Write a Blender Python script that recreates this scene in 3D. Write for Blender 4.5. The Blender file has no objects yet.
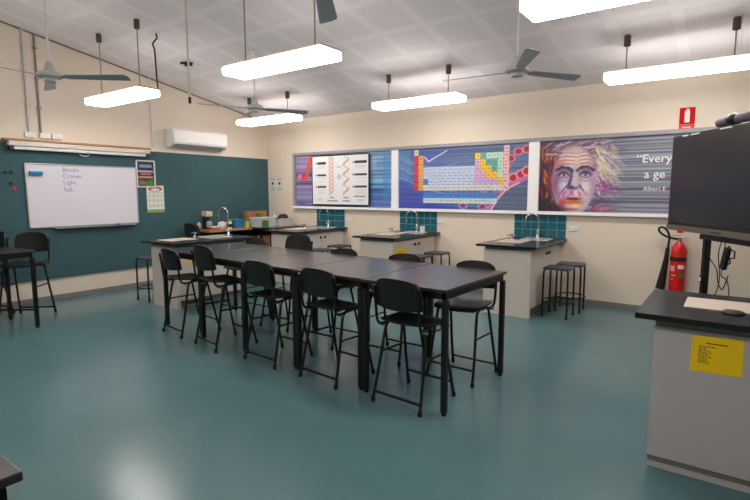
import bpy, bmesh, math, random
import numpy as np
from mathutils import Vector, Matrix
PI = math.pi
random.seed(7)
SC = bpy.context.scene
COL = SC.collection

# ------------------------------------------------------------------ camera
cam = bpy.data.cameras.new('camera')
cam.sensor_width = 36.0
cam.lens = 24.0
cam.clip_start = 0.05
co = bpy.data.objects.new('camera', cam)
COL.objects.link(co)
YAW, PITCH, ROLL = math.radians(35.72), math.radians(-6.65), math.radians(-0.07)
f_ = Vector((-math.sin(YAW) * math.cos(PITCH), math.cos(YAW) * math.cos(PITCH), math.sin(PITCH)))
r_ = Vector((math.cos(YAW), math.sin(YAW), 0))
u_ = r_.cross(f_)
r2 = r_ * math.cos(ROLL) + u_ * math.sin(ROLL)
u2 = -r_ * math.sin(ROLL) + u_ * math.cos(ROLL)
M = Matrix((r2, u2, -f_)).transposed().to_4x4()
M.translation = (0, 0, 1.63)
co.matrix_world = M
SC.camera = co

# ------------------------------------------------------------------ world, exposure
w = bpy.data.worlds.new('world')
SC.world = w
w.use_nodes = True
w.node_tree.nodes['Background'].inputs[0].default_value = (0.8, 0.85, 1, 1)
w.node_tree.nodes['Background'].inputs[1].default_value = 0.3
SC.view_settings.view_transform = 'Standard'
SC.view_settings.look = 'None'
SC.view_settings.gamma = 1
SC.view_settings.exposure = 0.08
SC.view_settings.use_curve_mapping = False
LAMP = 18.5            # emission strength of the acrylic diffusers

# room dimensions
GX, PY, RX, BY = -8.32, 7.59, 3.6, -2.6
SLOPE = 0.177
def ceil_z(y): return 3.11 + SLOPE * (PY - y)

# ------------------------------------------------------------------ materials
def lin(c):
    r = []
    for v in c[:3]:
        v = v / 255.0
        r.append(v / 12.92 if v <= 0.04045 else ((v + 0.055) / 1.055) ** 2.4)
    return tuple(r) + (1,)
MATS = {}
def pbr(name, col, rough=0.5, metal=0.0, var=0.06, scale=8.0, bump=0.0, bscale=60.0, spec=0.5, coat=0.0):
    if name in MATS: return MATS[name]
    m = bpy.data.materials.new(name); m.use_nodes = True
    nt = m.node_tree; b = nt.nodes['Principled BSDF']
    c = lin(col)
    tc = nt.nodes.new('ShaderNodeTexCoord')
    n = nt.nodes.new('ShaderNodeTexNoise'); n.inputs['Scale'].default_value = scale; n.inputs['Detail'].default_value = 4
    nt.links.new(tc.outputs['Object'], n.inputs['Vector'])
    mx = nt.nodes.new('ShaderNodeMix'); mx.data_type = 'RGBA'
    mx.inputs[6].default_value = tuple(max(0, v * (1 - var)) for v in c[:3]) + (1,)
    mx.inputs[7].default_value = tuple(min(1, v * (1 + var)) for v in c[:3]) + (1,)
    nt.links.new(n.outputs[0], mx.inputs[0])
    nt.links.new(mx.outputs[2], b.inputs['Base Color'])
    b.inputs['Roughness'].default_value = rough
    b.inputs['Metallic'].default_value = metal
    b.inputs['Specular IOR Level'].default_value = spec
    b.inputs['Coat Weight'].default_value = coat
    if bump:
        n2 = nt.nodes.new('ShaderNodeTexNoise'); n2.inputs['Scale'].default_value = bscale
        nt.links.new(tc.outputs['Object'], n2.inputs['Vector'])
        bp = nt.nodes.new('ShaderNodeBump'); bp.inputs['Strength'].default_value = bump; bp.inputs['Distance'].default_value = 0.01
        nt.links.new(n2.outputs[0], bp.inputs['Height']); nt.links.new(bp.outputs[0], b.inputs['Normal'])
    MATS[name] = m
    return m
def emit(name, col, s):
    m = bpy.data.materials.new(name); m.use_nodes = True
    b = m.node_tree.nodes['Principled BSDF']
    b.inputs['Base Color'].default_value = lin((235, 235, 235))
    b.inputs['Emission Color'].default_value = lin(col)
    b.inputs['Emission Strength'].default_value = s
    MATS[name] = m
    return m
def vcol(name, rough=0.45):
    m = bpy.data.materials.new(name); m.use_nodes = True
    nt = m.node_tree; b = nt.nodes['Principled BSDF']
    a = nt.nodes.new('ShaderNodeAttribute'); a.attribute_name = 'Col'
    nt.links.new(a.outputs['Color'], b.inputs['Base Color'])
    b.inputs['Roughness'].default_value = rough
    return m

m_wall = pbr('cream_paint', (225, 212, 196), 0.6, var=0.03, scale=1.5, bump=0.05, bscale=120)
m_board = pbr('teal_pinboard_fabric', (64, 94, 100), 0.85, var=0.10, scale=5, bump=0.3, bscale=300, spec=0.2)
m_base = pbr('grey_vinyl_skirting', (128, 124, 122), 0.5)
m_black = pbr('black_powder_coat', (13, 12, 12), 0.38, var=0.1)
m_plastic = pbr('black_plastic', (15, 18, 19), 0.45, var=0.1, bump=0.05, bscale=200)
m_foot = pbr('rubber', (10, 10, 10), 0.7)
m_cab = pbr('cream_laminate', (212, 204, 194), 0.42, var=0.03)
m_filler = pbr('grey_laminate', (120, 122, 118), 0.5)
m_dark = pbr('dark_void', (12, 12, 12), 0.6)
m_top = pbr('black_bench_laminate', (26, 28, 32), 0.22, var=0.15, scale=12)
m_white = pbr('white_plastic', (226, 226, 226), 0.35, var=0.02)
m_alu = pbr('brushed_aluminium', (170, 172, 174), 0.35, 0.9)
m_chrome = pbr('chrome', (205, 205, 208), 0.15, 1.0, var=0.02)
m_cup = pbr('bronze_cup', (92, 82, 72), 0.4, 0.5)
m_rod = pbr('steel_rod', (165, 158, 152), 0.4, 0.4)
m_tan = pbr('tan_metal', (165, 146, 130), 0.5)
m_fan = pbr('fan_grey_enamel', (150, 164, 172), 0.35, 0.1)
m_yellow = pbr('yellow_card', (255, 214, 0), 0.6, var=0.02)
m_ink = pbr('ink', (60, 55, 45), 0.7)
m_wood = pbr('timber', (168, 122, 78), 0.5, var=0.2, scale=20)
m_paper = pbr('paper_white', (232, 232, 230), 0.6, var=0.02)
m_blueseat = pbr('blue_grey_plastic', (62, 68, 82), 0.42, var=0.08)
m_red = pbr('red_enamel', (205, 22, 26), 0.35, var=0.04)
m_redsign = pbr('red_sign_print', (200, 16, 22), 0.75, spec=0.15)
m_lamp = emit('acrylic_diffuser', (255, 246, 238), LAMP)

def mat_floor():
    m = bpy.data.materials.new('teal_vinyl_floor'); m.use_nodes = True
    nt = m.node_tree; b = nt.nodes['Principled BSDF']; L = nt.links
    tc = nt.nodes.new('ShaderNodeTexCoord')
    n1 = nt.nodes.new('ShaderNodeTexNoise'); n1.inputs['Scale'].default_value = 1.1; n1.inputs['Detail'].default_value = 6; n1.inputs['Roughness'].default_value = 0.6
    n2 = nt.nodes.new('ShaderNodeTexNoise'); n2.inputs['Scale'].default_value = 45; n2.inputs['Detail'].default_value = 3
    for n in (n1, n2): L.new(tc.outputs['Object'], n.inputs['Vector'])
    mx = nt.nodes.new('ShaderNodeMix'); mx.data_type = 'RGBA'
    mx.inputs[6].default_value = lin((74, 110, 116)); mx.inputs[7].default_value = lin((96, 130, 135))
    L.new(n1.outputs[0], mx.inputs[0])
    m2 = nt.nodes.new('ShaderNodeMix'); m2.data_type = 'RGBA'; m2.blend_type = 'MULTIPLY'; m2.inputs[0].default_value = 0.12
    L.new(mx.outputs[2], m2.inputs[6]); L.new(n2.outputs[0], m2.inputs[7])
    L.new(m2.outputs[2], b.inputs['Base Color'])
    mr = nt.nodes.new('ShaderNodeMapRange'); mr.inputs[3].default_value = 0.15; mr.inputs[4].default_value = 0.27
    L.new(n1.outputs[0], mr.inputs[0]); L.new(mr.outputs[0], b.inputs['Roughness'])
    b.inputs['Specular IOR Level'].default_value = 0.32
    bp = nt.nodes.new('ShaderNodeBump'); bp.inputs['Strength'].default_value = 0.06; bp.inputs['Distance'].default_value = 0.01
    n3 = nt.nodes.new('ShaderNodeTexNoise'); n3.inputs['Scale'].default_value = 6
    L.new(tc.outputs['Object'], n3.inputs['Vector']); L.new(n3.outputs[0], bp.inputs['Height']); L.new(bp.outputs[0], b.inputs['Normal'])
    return m
def mat_ceiling():
    # 0.61 x 0.66 m grid of perforated acoustic panels between plain strips
    m = bpy.data.materials.new('perforated_ceiling_panel'); m.use_nodes = True
    nt = m.node_tree; b = nt.nodes['Principled BSDF']; L = nt.links
    g = nt.nodes.new('ShaderNodeNewGeometry'); s = nt.nodes.new('ShaderNodeSeparateXYZ'); L.new(g.outputs['Position'], s.inputs[0])
    def math_(op, a, b_=None, c=None):
        n = nt.nodes.new('ShaderNodeMath'); n.operation = op
        for i, v in enumerate((a, b_, c)):
            if v is None: continue
            if isinstance(v, (int, float)): n.inputs[i].default_value = v
            else: L.new(v, n.inputs[i])
        return n.outputs[0]
    def strip(src, off, per, wid):
        a = math_('ADD', src, off + 100 * per); a = math_('DIVIDE', a, per); a = math_('FRACT', a)
        a = math_('SUBTRACT', a, 0.5); a = math_('ABSOLUTE', a)      # 0 mid-panel-edge .. 
        return math_('LESS_THAN', a, wid / per / 2)
    sx = strip(s.outputs[0], 3.04 + 0.305, 0.61, 0.115)
    sy = strip(s.outputs[1], -5.2 + 0.33, 0.66, 0.115)
    st = math_('MAXIMUM', sx, sy)
    def dots(src, per):
        a = math_('FRACT', math_('DIVIDE', math_('ADD', src, 50), per)); a = math_('SUBTRACT', a, 0.5); return math_('MULTIPLY', a, a)
    d = math_('ADD', dots(s.outputs[0], 0.026), dots(s.outputs[1], 0.026))
    hole = math_('LESS_THAN', d, 0.045)
    hole = math_('MULTIPLY', math_('ADD', math_('MULTIPLY', hole, 0.34), 0.06), math_('SUBTRACT', 1.0, st))
    mx = nt.nodes.new('ShaderNodeMix'); mx.data_type = 'RGBA'
    mx.inputs[6].default_value = lin((236, 231, 234)); mx.inputs[7].default_value = lin((140, 136, 140)); L.new(hole, mx.inputs[0])
    L.new(mx.outputs[2], b.inputs['Base Color']); b.inputs['Roughness'].default_value = 0.7
    return m
m_floor = mat_floor(); m_ceil = mat_ceiling()

# ------------------------------------------------------------------ mesh builder
def sm(pts, n=6):
    out = []; P = [Vector(p) for p in pts]; P = [P[0]] + P + [P[-1]]
    for i in range(1, len(P) - 2):
        for k in range(n):
            t_ = k / n; a, b_, c_, d_ = P[i - 1:i + 3]
            out.append(0.5 * ((2 * b_) + (-a + c_) * t_ + (2 * a - 5 * b_ + 4 * c_ - d_) * t_ * t_ + (-a + 3 * b_ - 3 * c_ + d_) * t_ ** 3))
    return out + [P[-1]]
class MB:
    def __init__(s): s.bm = bmesh.new()
    def _m(s, vs, mat):
        fs = set()
        for v in vs:
            for f in v.link_faces: fs.add(f)
        for f in fs: f.material_index = mat
        return s
    def box(s, a, b, bev=0.0, mat=0, M=None):
        a, b = Vector(a), Vector(b)
        r = bmesh.ops.create_cube(s.bm, size=1.0)
        vs = r['verts']; c = (a + b) / 2; d = b - a
        for v in vs: v.co = Vector((v.co.x * d.x + c.x, v.co.y * d.y + c.y, v.co.z * d.z + c.z))
        if bev > 0:
            es = list({e for v in vs for e in v.link_edges})
            rr = bmesh.ops.bevel(s.bm, geom=es, offset=min(bev, min(abs(d.x), abs(d.y), abs(d.z)) * 0.49), segments=2, affect='EDGES', profile=0.6)
            vs = list({v for f in rr['faces'] for v in f.verts} | {v for v in vs if v.is_valid})
            # collect whole island
            seen = set(vs); st = list(vs)
            while st:
                v = st.pop()
                for e in v.link_edges:
                    o = e.other_vert(v)
                    if o not in seen: seen.add(o); st.append(o)
            vs = list(seen)
        if M is not None:
            for v in vs: v.co = M @ v.co
        s._m(vs, mat); return s
    def tube(s, pts, r, seg=10, mat=0, closed=False, cap=True, smooth=True):
        pts = [Vector(p) for p in pts]; n = len(pts)
        rs = r if isinstance(r, (list, tuple)) else [r] * n
        rings = []; prev = None
        for i, p in enumerate(pts):
            if closed: t = (pts[(i + 1) % n] - pts[i - 1])
            else: t = pts[min(i + 1, n - 1)] - pts[max(i - 1, 0)]
            t.normalize()
            if prev is None:
                a = Vector((0, 0, 1)) if abs(t.z) < 0.9 else Vector((1, 0, 0))
                x = t.cross(a).normalized()
            else:
                x = (prev - t * prev.dot(t)).normalized()
            prev = x; y = t.cross(x)
            rings.append([s.bm.verts.new(p + (x * math.cos(2 * PI * k / seg) + y * math.sin(2 * PI * k / seg)) * rs[i]) for k in range(seg)])
        fs = []
        m_ = n if closed else n - 1
        for i in range(m_):
            A, B = rings[i], rings[(i + 1) % n]
            for k in range(seg):
                fs.append(s.bm.faces.new((A[k], A[(k + 1) % seg], B[(k + 1) % seg], B[k])))
        if cap and not closed:
            fs.append(s.bm.faces.new(rings[0][::-1])); fs.append(s.bm.faces.new(rings[-1]))
        for f in fs: f.material_index = mat; f.smooth = smooth
        return s
    def cyl(s, c, r, h, seg=20, mat=0, r2=None):
        c = Vector(c); return s.tube([c, c + Vector((0, 0, h))], [r, r if r2 is None else r2], seg, mat)
    def lathe(s, prof, c=(0, 0, 0), seg=24, mat=0):
        c = Vector(c); rings = []
        for (r, z) in prof:
            rings.append([s.bm.verts.new(c + Vector((max(r, 1e-4) * math.cos(2 * PI * k / seg), max(r, 1e-4) * math.sin(2 * PI * k / seg), z))) for k in range(seg)])
        for A, B in zip(rings, rings[1:]):
            for k in range(seg):
                f = s.bm.faces.new((A[k], A[(k + 1) % seg], B[(k + 1) % seg], B[k])); f.smooth = True; f.material_index = mat
        f = s.bm.faces.new(rings[0][::-1]); f.material_index = mat
        f = s.bm.faces.new(rings[-1]); f.material_index = mat
        return s
    def prism(s, poly, fn, t0, t1, mat=0):
        """poly: list of (u,v); fn(u,v,t) -> point"""
        A = [s.bm.verts.new(Vector(fn(u, v, t0))) for u, v in poly]; B = [s.bm.verts.new(Vector(fn(u, v, t1))) for u, v in poly]
        n = len(poly); fs = [s.bm.faces.new(A[::-1]), s.bm.faces.new(B)]
        for k in range(n): fs.append(s.bm.faces.new((A[k], A[(k + 1) % n], B[(k + 1) % n], B[k])))
        for f in fs: f.material_index = mat
        return s
    def sheet(s, nu, nv, fn, thick, mat=0):
        """curved thick panel; fn(i/nu, j/nv) -> (point, normal)"""
        F = [[None] * (nv + 1) for _ in range(nu + 1)]; K = [[None] * (nv + 1) for _ in range(nu + 1)]
        for i in range(nu + 1):
            for j in range(nv + 1):
                p, n = fn(i / nu, j / nv); p = Vector(p); n = Vector(n).normalized()
                F[i][j] = s.bm.verts.new(p); K[i][j] = s.bm.verts.new(p - n * thick)
        fs = []
        for i in range(nu):
            for j in range(nv):
                fs.append(s.bm.faces.new((F[i][j], F[i + 1][j], F[i + 1][j + 1], F[i][j + 1])))
                fs.append(s.bm.faces.new((K[i][j], K[i][j + 1], K[i + 1][j + 1], K[i + 1][j])))
        for i in range(nu):
            fs.append(s.bm.faces.new((F[i][0], K[i][0], K[i + 1][0], F[i + 1][0])))
            fs.append(s.bm.faces.new((F[i][nv], F[i + 1][nv], K[i + 1][nv], K[i][nv])))
        for j in range(nv):
            fs.append(s.bm.faces.new((F[0][j], F[0][j + 1], K[0][j + 1], K[0][j])))
            fs.append(s.bm.faces.new((F[nu][j], K[nu][j], K[nu][j + 1], F[nu][j + 1])))
        for f in fs: f.material_index = mat; f.smooth = True
        return s
    def build(s, name, mats, parent=None, loc=(0, 0, 0), rotz=0):
        bmesh.ops.recalc_face_normals(s.bm, faces=s.bm.faces[:])
        for e in s.bm.edges:
            if len(e.link_faces) == 2 and e.calc_face_angle(0) > 0.7: e.smooth = False
        me = bpy.data.meshes.new(name); s.bm.to_mesh(me); s.bm.free()
        if not isinstance(mats, (list, tuple)): mats = [mats]
        for m in mats: me.materials.append(m)
        o = bpy.data.objects.new(name, me); COL.objects.link(o)
        o.location = loc; o.rotation_euler = (0, 0, rotz)
        if parent: o.parent = parent
        return o

def tag(o, label=None, cat=None, group=None, kind=None):
    if label: o['label'] = label
    if cat: o['category'] = cat
    if group: o['group'] = group
    if kind: o['kind'] = kind
    return o
def thing(name, label, cat, loc=(0, 0, 0), rotz=0, group=None):
    o = bpy.data.objects.new(name, None); COL.objects.link(o)
    o.empty_display_size = 0.1; o.location = loc; o.rotation_euler = (0, 0, rotz)
    return tag(o, label, cat, group)
def kids(o): return [c for c in COL.objects if c.parent == o]
def dup(o, parent=None):
    c = o.copy(); COL.objects.link(c)
    if parent: c.parent = parent
    for k in kids(o): dup(k, c)
    return c
def place(proto, first, loc, rotz, label):
    r = proto if first else dup(proto)
    r.location = loc; r.rotation_euler = (0, 0, rotz); r['label'] = label
    return r

# plane frames for flat things on walls: origin, right, up, outward normal
def frame_poster(x, z, off=0.0): return (Vector((x, PY - off, z)), Vector((1, 0, 0)), Vector((0, 0, 1)), Vector((0, -1, 0)))
def frame_green(y, z, off=0.0): return (Vector((GX + off, y, z)), Vector((0, 1, 0)), Vector((0, 0, 1)), Vector((1, 0, 0)))

def text_into(bm, s, fr, u, v, size, mat=0, off=0.001, align='LEFT', sx=1.0):
    cu = bpy.data.curves.new('t', 'FONT'); cu.body = s; cu.size = size; cu.align_x = align; cu.resolution_u = 2
    o = bpy.data.objects.new('t', cu); COL.objects.link(o)
    me = bpy.data.meshes.new_from_object(o)
    O, U, V, N = fr
    vs = [bm.verts.new(O + U * (u + p.co.x * sx) + V * (v + p.co.y) + N * off) for p in me.vertices]
    for pl in me.polygons:
        try:
            f = bm.faces.new([vs[i] for i in pl.vertices]); f.material_index = mat
        except ValueError: pass
    bpy.data.objects.remove(o); bpy.data.curves.remove(cu); bpy.data.meshes.remove(me)

class Canvas:
    """small painter for printed artwork; colour becomes a colour attribute on a fine grid"""
    def __init__(s, w, h, res, bg):
        s.w, s.h, s.res = w, h, res
        s.nx, s.ny = int(w / res), int(h / res)
        s.X, s.Y = np.meshgrid((np.arange(s.nx + 1)) / s.nx * w, (np.arange(s.ny + 1)) / s.ny * h, indexing='ij')
        s.c = np.zeros((s.nx + 1, s.ny + 1, 3)) + np.array(bg, float)
    def blend(s, mask, col, a=1.0):
        k = np.clip(mask * a, 0, 1)[..., None]; s.c = s.c * (1 - k) + np.array(col, float) * k
    def rect(s, x0, y0, x1, y1, col, a=1.0): s.blend(((s.X >= x0) & (s.X <= x1) & (s.Y >= y0) & (s.Y <= y1)).astype(float), col, a)
    def ell(s, cx, cy, rx, ry, col, a=1.0, soft=0.15, rot=0.0):
        dx, dy = s.X - cx, s.Y - cy; c, n = math.cos(rot), math.sin(rot)
        u = (dx * c + dy * n) / rx; v = (-dx * n + dy * c) / ry
        d = np.sqrt(u * u + v * v); s.blend(np.clip((1 - d) / soft, 0, 1), col, a)
    def line(s, pts, wd, col, a=1.0, soft=0.4):
        for (x0, y0), (x1, y1) in zip(pts, pts[1:]):
            L2 = (x1 - x0) ** 2 + (y1 - y0) ** 2 + 1e-9
            t = np.clip(((s.X - x0) * (x1 - x0) + (s.Y - y0) * (y1 - y0)) / L2, 0, 1)
            d = np.hypot(s.X - x0 - t * (x1 - x0), s.Y - y0 - t * (y1 - y0)) / wd
            s.blend(np.clip((1 - d) / soft, 0, 1), col, a)
    def streaks(s, cols, seed, x0=-1, x1=99, amp=1.0, scale=30, fade=0.0):
        rg = np.random.RandomState(seed); n = s.ny + 1
        idx = np.interp(np.arange(n), np.linspace(0, n, scale), rg.rand(scale)) * 0.7 + rg.rand(n) * 0.3
        pal = np.array(cols, float); k = idx * (len(pal) - 1); i0 = np.clip(k.astype(int), 0, len(pal) - 2); f = (k - i0)[:, None]
        row = pal[i0] * (1 - f) + pal[i0 + 1] * f
        m = ((s.X >= x0) & (s.X <= x1)).astype(float)
        if fade: m = np.clip((s.X - x0) / fade, 0, 1) * (s.X <= x1)
        m = (m * amp)[..., None]
        s.c = s.c * (1 - m) + row[None] * m
    def noise(s, amp, seed, k=6):
        rg = np.random.RandomState(seed); g = rg.rand(s.nx // k + 2, s.ny // k + 2, 3) - 0.5
        g = np.kron(g, np.ones((k, k, 1)))[:s.nx + 1, :s.ny + 1]
        s.c = s.c + g * amp
    def build(s, name, fr, mat, thick=0.004, parent=None, back=None):
        O, U, V, N = fr; nx, ny = s.nx, s.ny
        c = np.clip(s.c, 0, 255) / 255.0; c = np.where(c <= 0.04045, c / 12.92, ((c + 0.055) / 1.055) ** 2.4)
        P = (np.array(O + N * thick) + s.X[..., None] * np.array(U) + s.Y[..., None] * np.array(V)).reshape(-1, 3)
        idx = np.arange((nx + 1) * (ny + 1)).reshape(nx + 1, ny + 1)
        q = np.stack([idx[:-1, :-1], idx[1:, :-1], idx[1:, 1:], idx[:-1, 1:]], -1).reshape(-1, 4)
        verts = P.tolist(); faces = q.tolist(); nf = len(faces); n0 = len(verts)
        bc = [O, O + U * s.w, O + U * s.w + V * s.h, O + V * s.h]; verts += [tuple(v) for v in bc]
        cr = [int(idx[0, 0]), int(idx[nx, 0]), int(idx[nx, ny]), int(idx[0, ny])]
        faces.append([n0 + 3, n0 + 2, n0 + 1, n0])
        for k in range(4):
            a, b = k, (k + 1) % 4
            faces.append([cr[a], n0 + a, n0 + b, cr[b]])
        me = bpy.data.meshes.new(name); me.from_pydata(verts, [], faces)
        at = me.color_attributes.new('Col', 'FLOAT_COLOR', 'POINT')
        buf = np.ones((len(verts), 4)); buf[:n0, :3] = c.reshape(-1, 3); buf[n0:, :3] = 0.6
        at.data.foreach_set('color', buf.ravel())
        me.materials.append(mat); me.update()
        o = bpy.data.objects.new(name, me); COL.objects.link(o)
        if parent: o.parent = parent
        return o
m_print = vcol('printed_gloss', 0.4)
m_printm = vcol('printed_matt', 0.6)

# ================================================================== ROOM
t = 0.15
MB().box((GX - t, BY - t, -t), (RX + t, PY + t, 0)).build('floor', m_floor)['kind'] = 'structure'
MB().prism([(BY, 0), (PY, 0), (PY, ceil_z(PY)), (BY, ceil_z(BY))], lambda u, v, q: (q, u, v), GX - t, GX).build('wall_left', m_wall)['kind'] = 'structure'
MB().prism([(BY, 0), (PY, 0), (PY, ceil_z(PY)), (BY, ceil_z(BY))], lambda u, v, q: (q, u, v), RX, RX + t).build('wall_right', m_wall)['kind'] = 'structure'
MB().box((GX - t, PY, 0), (RX + t, PY + t, ceil_z(PY))).build('wall_back', m_wall)['kind'] = 'structure'
MB().box((GX - t, BY - t, 0), (RX + t, BY, ceil_z(BY))).build('wall_front', m_wall)['kind'] = 'structure'
MB().prism([(BY - t, ceil_z(BY - t)), (PY + t, ceil_z(PY + t)), (PY + t, ceil_z(PY + t) + t), (BY - t, ceil_z(BY - t) + t)],
           lambda u, v, q: (q, u, v), GX - t, RX + t).build('ceiling', m_ceil)['kind'] = 'structure'
MB().box((GX, PY - 0.012, 0), (RX, PY, 0.075), 0.004).build('baseboard_back', m_base)['kind'] = 'structure'
MB().box((GX, BY, 0), (GX + 0.012, PY - 0.012, 0.075), 0.004).build('baseboard_left', m_base)['kind'] = 'structure'
# shadow-line cornices
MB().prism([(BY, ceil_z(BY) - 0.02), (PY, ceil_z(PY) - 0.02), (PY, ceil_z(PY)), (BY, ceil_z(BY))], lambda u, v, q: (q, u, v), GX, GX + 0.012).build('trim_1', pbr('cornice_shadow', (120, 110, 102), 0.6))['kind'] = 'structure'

# pinboard on the left wall
b = MB().box((GX + 0.001, -1.5, 0.335), (GX + 0.025, PY - 0.03, 2.33), 0.003).build('pinboard', m_board)
tag(b, 'long dark teal fabric pinboard covering the left wall behind the whiteboard', 'pinboard')
BX = GX + 0.025

# window band frame on the poster wall
wf = MB()
wf.box((-7.53, PY - 0.05, 2.365), (1.4, PY, 2.42), 0.003, 0)          # grey head rail
wf.box((-7.53, PY - 0.05, 1.335), (-7.47, PY, 2.365), 0.003, 0)       # left stile
wf.box((-7.53, PY - 0.075, 1.29), (1.4, PY, 1.335), 0.003, 1)         # ledge
wf.box((-5.06, PY - 0.05, 1.335), (-4.92, PY, 2.365), 0.003, 1)
wf.box((-2.575, PY - 0.05, 1.335), (-2.415, PY, 2.365), 0.003, 1)
wf.build('window_1', [pbr('grey_frame', (150, 152, 158), 0.45), pbr('white_frame', (250, 250, 254), 0.4)])['kind'] = 'structure'

# ================================================================== POSTERS
def abstract_blue(c, seed):
    c.streaks([(40, 70, 140), (70, 130, 190), (150, 195, 220), (60, 80, 160), (120, 150, 200)], seed, amp=1.0, scale=26)
    c.noise(16, seed + 1, 5)
# 1: left artwork behind the helix chart
P0 = -7.46
c = Canvas(2.385, 1.02, 0.02, (80, 120, 180)); abstract_blue(c, 3)
c.streaks([(120, 90, 150), (70, 60, 110), (190, 160, 200), (100, 120, 170), (90, 80, 140)], 5, x1=0.5, amp=0.9, scale=22)
c.ell(0.16, 0.60, 0.17, 0.09, (220, 60, 90), 0.9, 0.5); c.line([(0.28, 0.55), (0.42, 0.98)], 0.06, (225, 90, 80)); c.ell(0.1, 0.60, 0.06, 0.06, (240, 170, 190), 0.8, 0.4)
c.rect(0, 0, 2.36, 0.10, (70, 90, 170), 0.6); c.line([(0.3, 0.05), (1.0, 0.06)], 0.03, (190, 120, 170), 0.7)
c.ell(2.05, 0.32, 0.28, 0.05, (40, 80, 160), 0.8, 0.6); c.ell(1.95, 0.8, 0.12, 0.2, (210, 225, 240), 0.5, 0.8); c.rect(2.2, 0.1, 2.36, 0.95, (70, 140, 200), 0.5)
tag(c.build('poster', frame_poster(P0, 1.34, 0.012), m_print), 'long blue and violet streaked poster behind the white helix chart, left in the band', 'poster', 'streaked posters in the window band')
COL.objects['poster']['group'] = 'long streaked posters on the right-hand wall'

# white helix chart standing in front of the left poster
ch = thing('helix_chart', 'white chart with two orange helices and black label bars, dark rounded border', 'chart', (-6.255, PY - 0.06, 1.36))
def rrect(w, h, r, n=5):
    pts = []
    for cx, cy, a0 in ((w - r, r, -PI / 2), (w - r, h - r, 0), (r, h - r, PI / 2), (r, r, PI)):
        for k in range(n + 1):
            a = a0 + k * PI / 2 / n; pts.append((cx + r * math.cos(a), cy + r * math.sin(a)))
    return pts
HW, HH = 1.44, 0.985
MB().prism(rrect(HW, HH, 0.06), lambda u, v, q: (u - HW / 2, -q, v), -0.012, 0.008).build('border', m_black, ch)
c = Canvas(HW - 0.05, HH - 0.05, 0.0125, (236, 238, 242))
W2, H2 = HW - 0.05, HH - 0.05
for k in range(9):
    y = 0.22 + k * 0.079
    c.line([(0.45, y + 0.05), (0.535, y - 0.01)], 0.011, (216, 190, 180), 0.8, 0.6)
for k in range(10):
    y = 0.19 + k * 0.077
    c.line([(0.44, y), (0.46, y + 0.03), (0.53, y + 0.075), (0.545, y + 0.10)], 0.019, (222, 168, 140), 0.95, 0.5)
for k in range(4):
    y = 0.20 + k * 0.185
    c.line([(0.90, y + 0.09), (0.91, y + 0.12), (0.83, y + 0.16), (0.82, y + 0.19)], 0.013, (186, 200, 206), 0.9, 0.5)
    c.line([(0.80, y), (0.82, y + 0.03), (0.90, y + 0.08), (0.92, y + 0.11)], 0.024, (224, 152, 116), 0.95, 0.5)
for i, y in enumerate((0.80, 0.57, 0.34)):
    for x0, dc in ((0.08, [(60, 160, 90), (60, 120, 200), (210, 40, 50)][i]), (1.02, [(60, 150, 90), (60, 90, 170), (150, 40, 60)][i])):
        x1 = x0 + (0.28 if x0 < 0.5 else 0.34)
        c.rect(x0 + 0.05, y - 0.022, x1, y + 0.022, (48, 48, 52)); c.ell(x0 + 0.02, y, 0.022, 0.022, dc, 1, 0.4)
        for j in range(3): c.rect(x0 + 0.06, y - 0.07 - j * 0.03, x1 - 0.04 * (j % 2) - 0.03, y - 0.062 - j * 0.03, (205, 205, 210), 0.8)
for x0, x1, y in ((0.44, 0.56, 0.13), (0.38, 0.64, 0.07), (0.8, 0.92, 0.13), (0.77, 0.96, 0.07), (0.12, 0.24, 0.09), (1.15, 1.27, 0.09), (1.05, 1.32, 0.16), (0.63, 0.74, 0.72)):
    c.rect(x0, y - 0.01, x1, y + 0.01, (130, 130, 135), 0.8)
c.ell(0.69, 0.53, 0.055, 0.06, (190, 200, 215), 0.9, 0.3)
pg = c.build('printed_panel', (Vector((-W2 / 2, -0.0082, 0.025)), Vector((1, 0, 0)), Vector((0, 0, 1)), Vector((0, -1, 0))), m_print, 0.003, ch)

# 2: periodic table poster
PW, PH = 2.34, 1.02
c = Canvas(PW, PH, 0.0125, (70, 90, 140))
c.streaks([(50, 66, 120), (80, 100, 150), (110, 130, 160), (60, 80, 130), (90, 105, 140)], 11, scale=40)
c.blend(np.clip(1 - c.X / 1.3, 0, 1), (70, 90, 190), 0.75)
for k in range(9):
    pts = [(x, 0.95 - 0.095 * k * (0.6 + 0.4 * x) - 0.25 * math.sin(x * 2.0) * (1 - k / 9)) for x in np.linspace(0, 1.15, 14)]
    c.line(pts, 0.014 + 0.006 * (k % 3), [(110, 190, 200), (160, 200, 230), (80, 110, 220)][k % 3], 0.55, 0.8)
c.blend(np.clip(1 - c.Y / 0.3, 0, 1) * np.clip(1 - abs(c.X - 0.6) / 0.8, 0, 1), (40, 50, 170), 0.7)
c.blend(((c.X - 0.0) / 0.25 < 1) * 0.5 * (c.Y > 0.5), (120, 190, 190), 0.6)
c.blend((c.X > 1.9) * (c.Y < 0.35) * 1.0, (96, 104, 128), 0.6)
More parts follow.
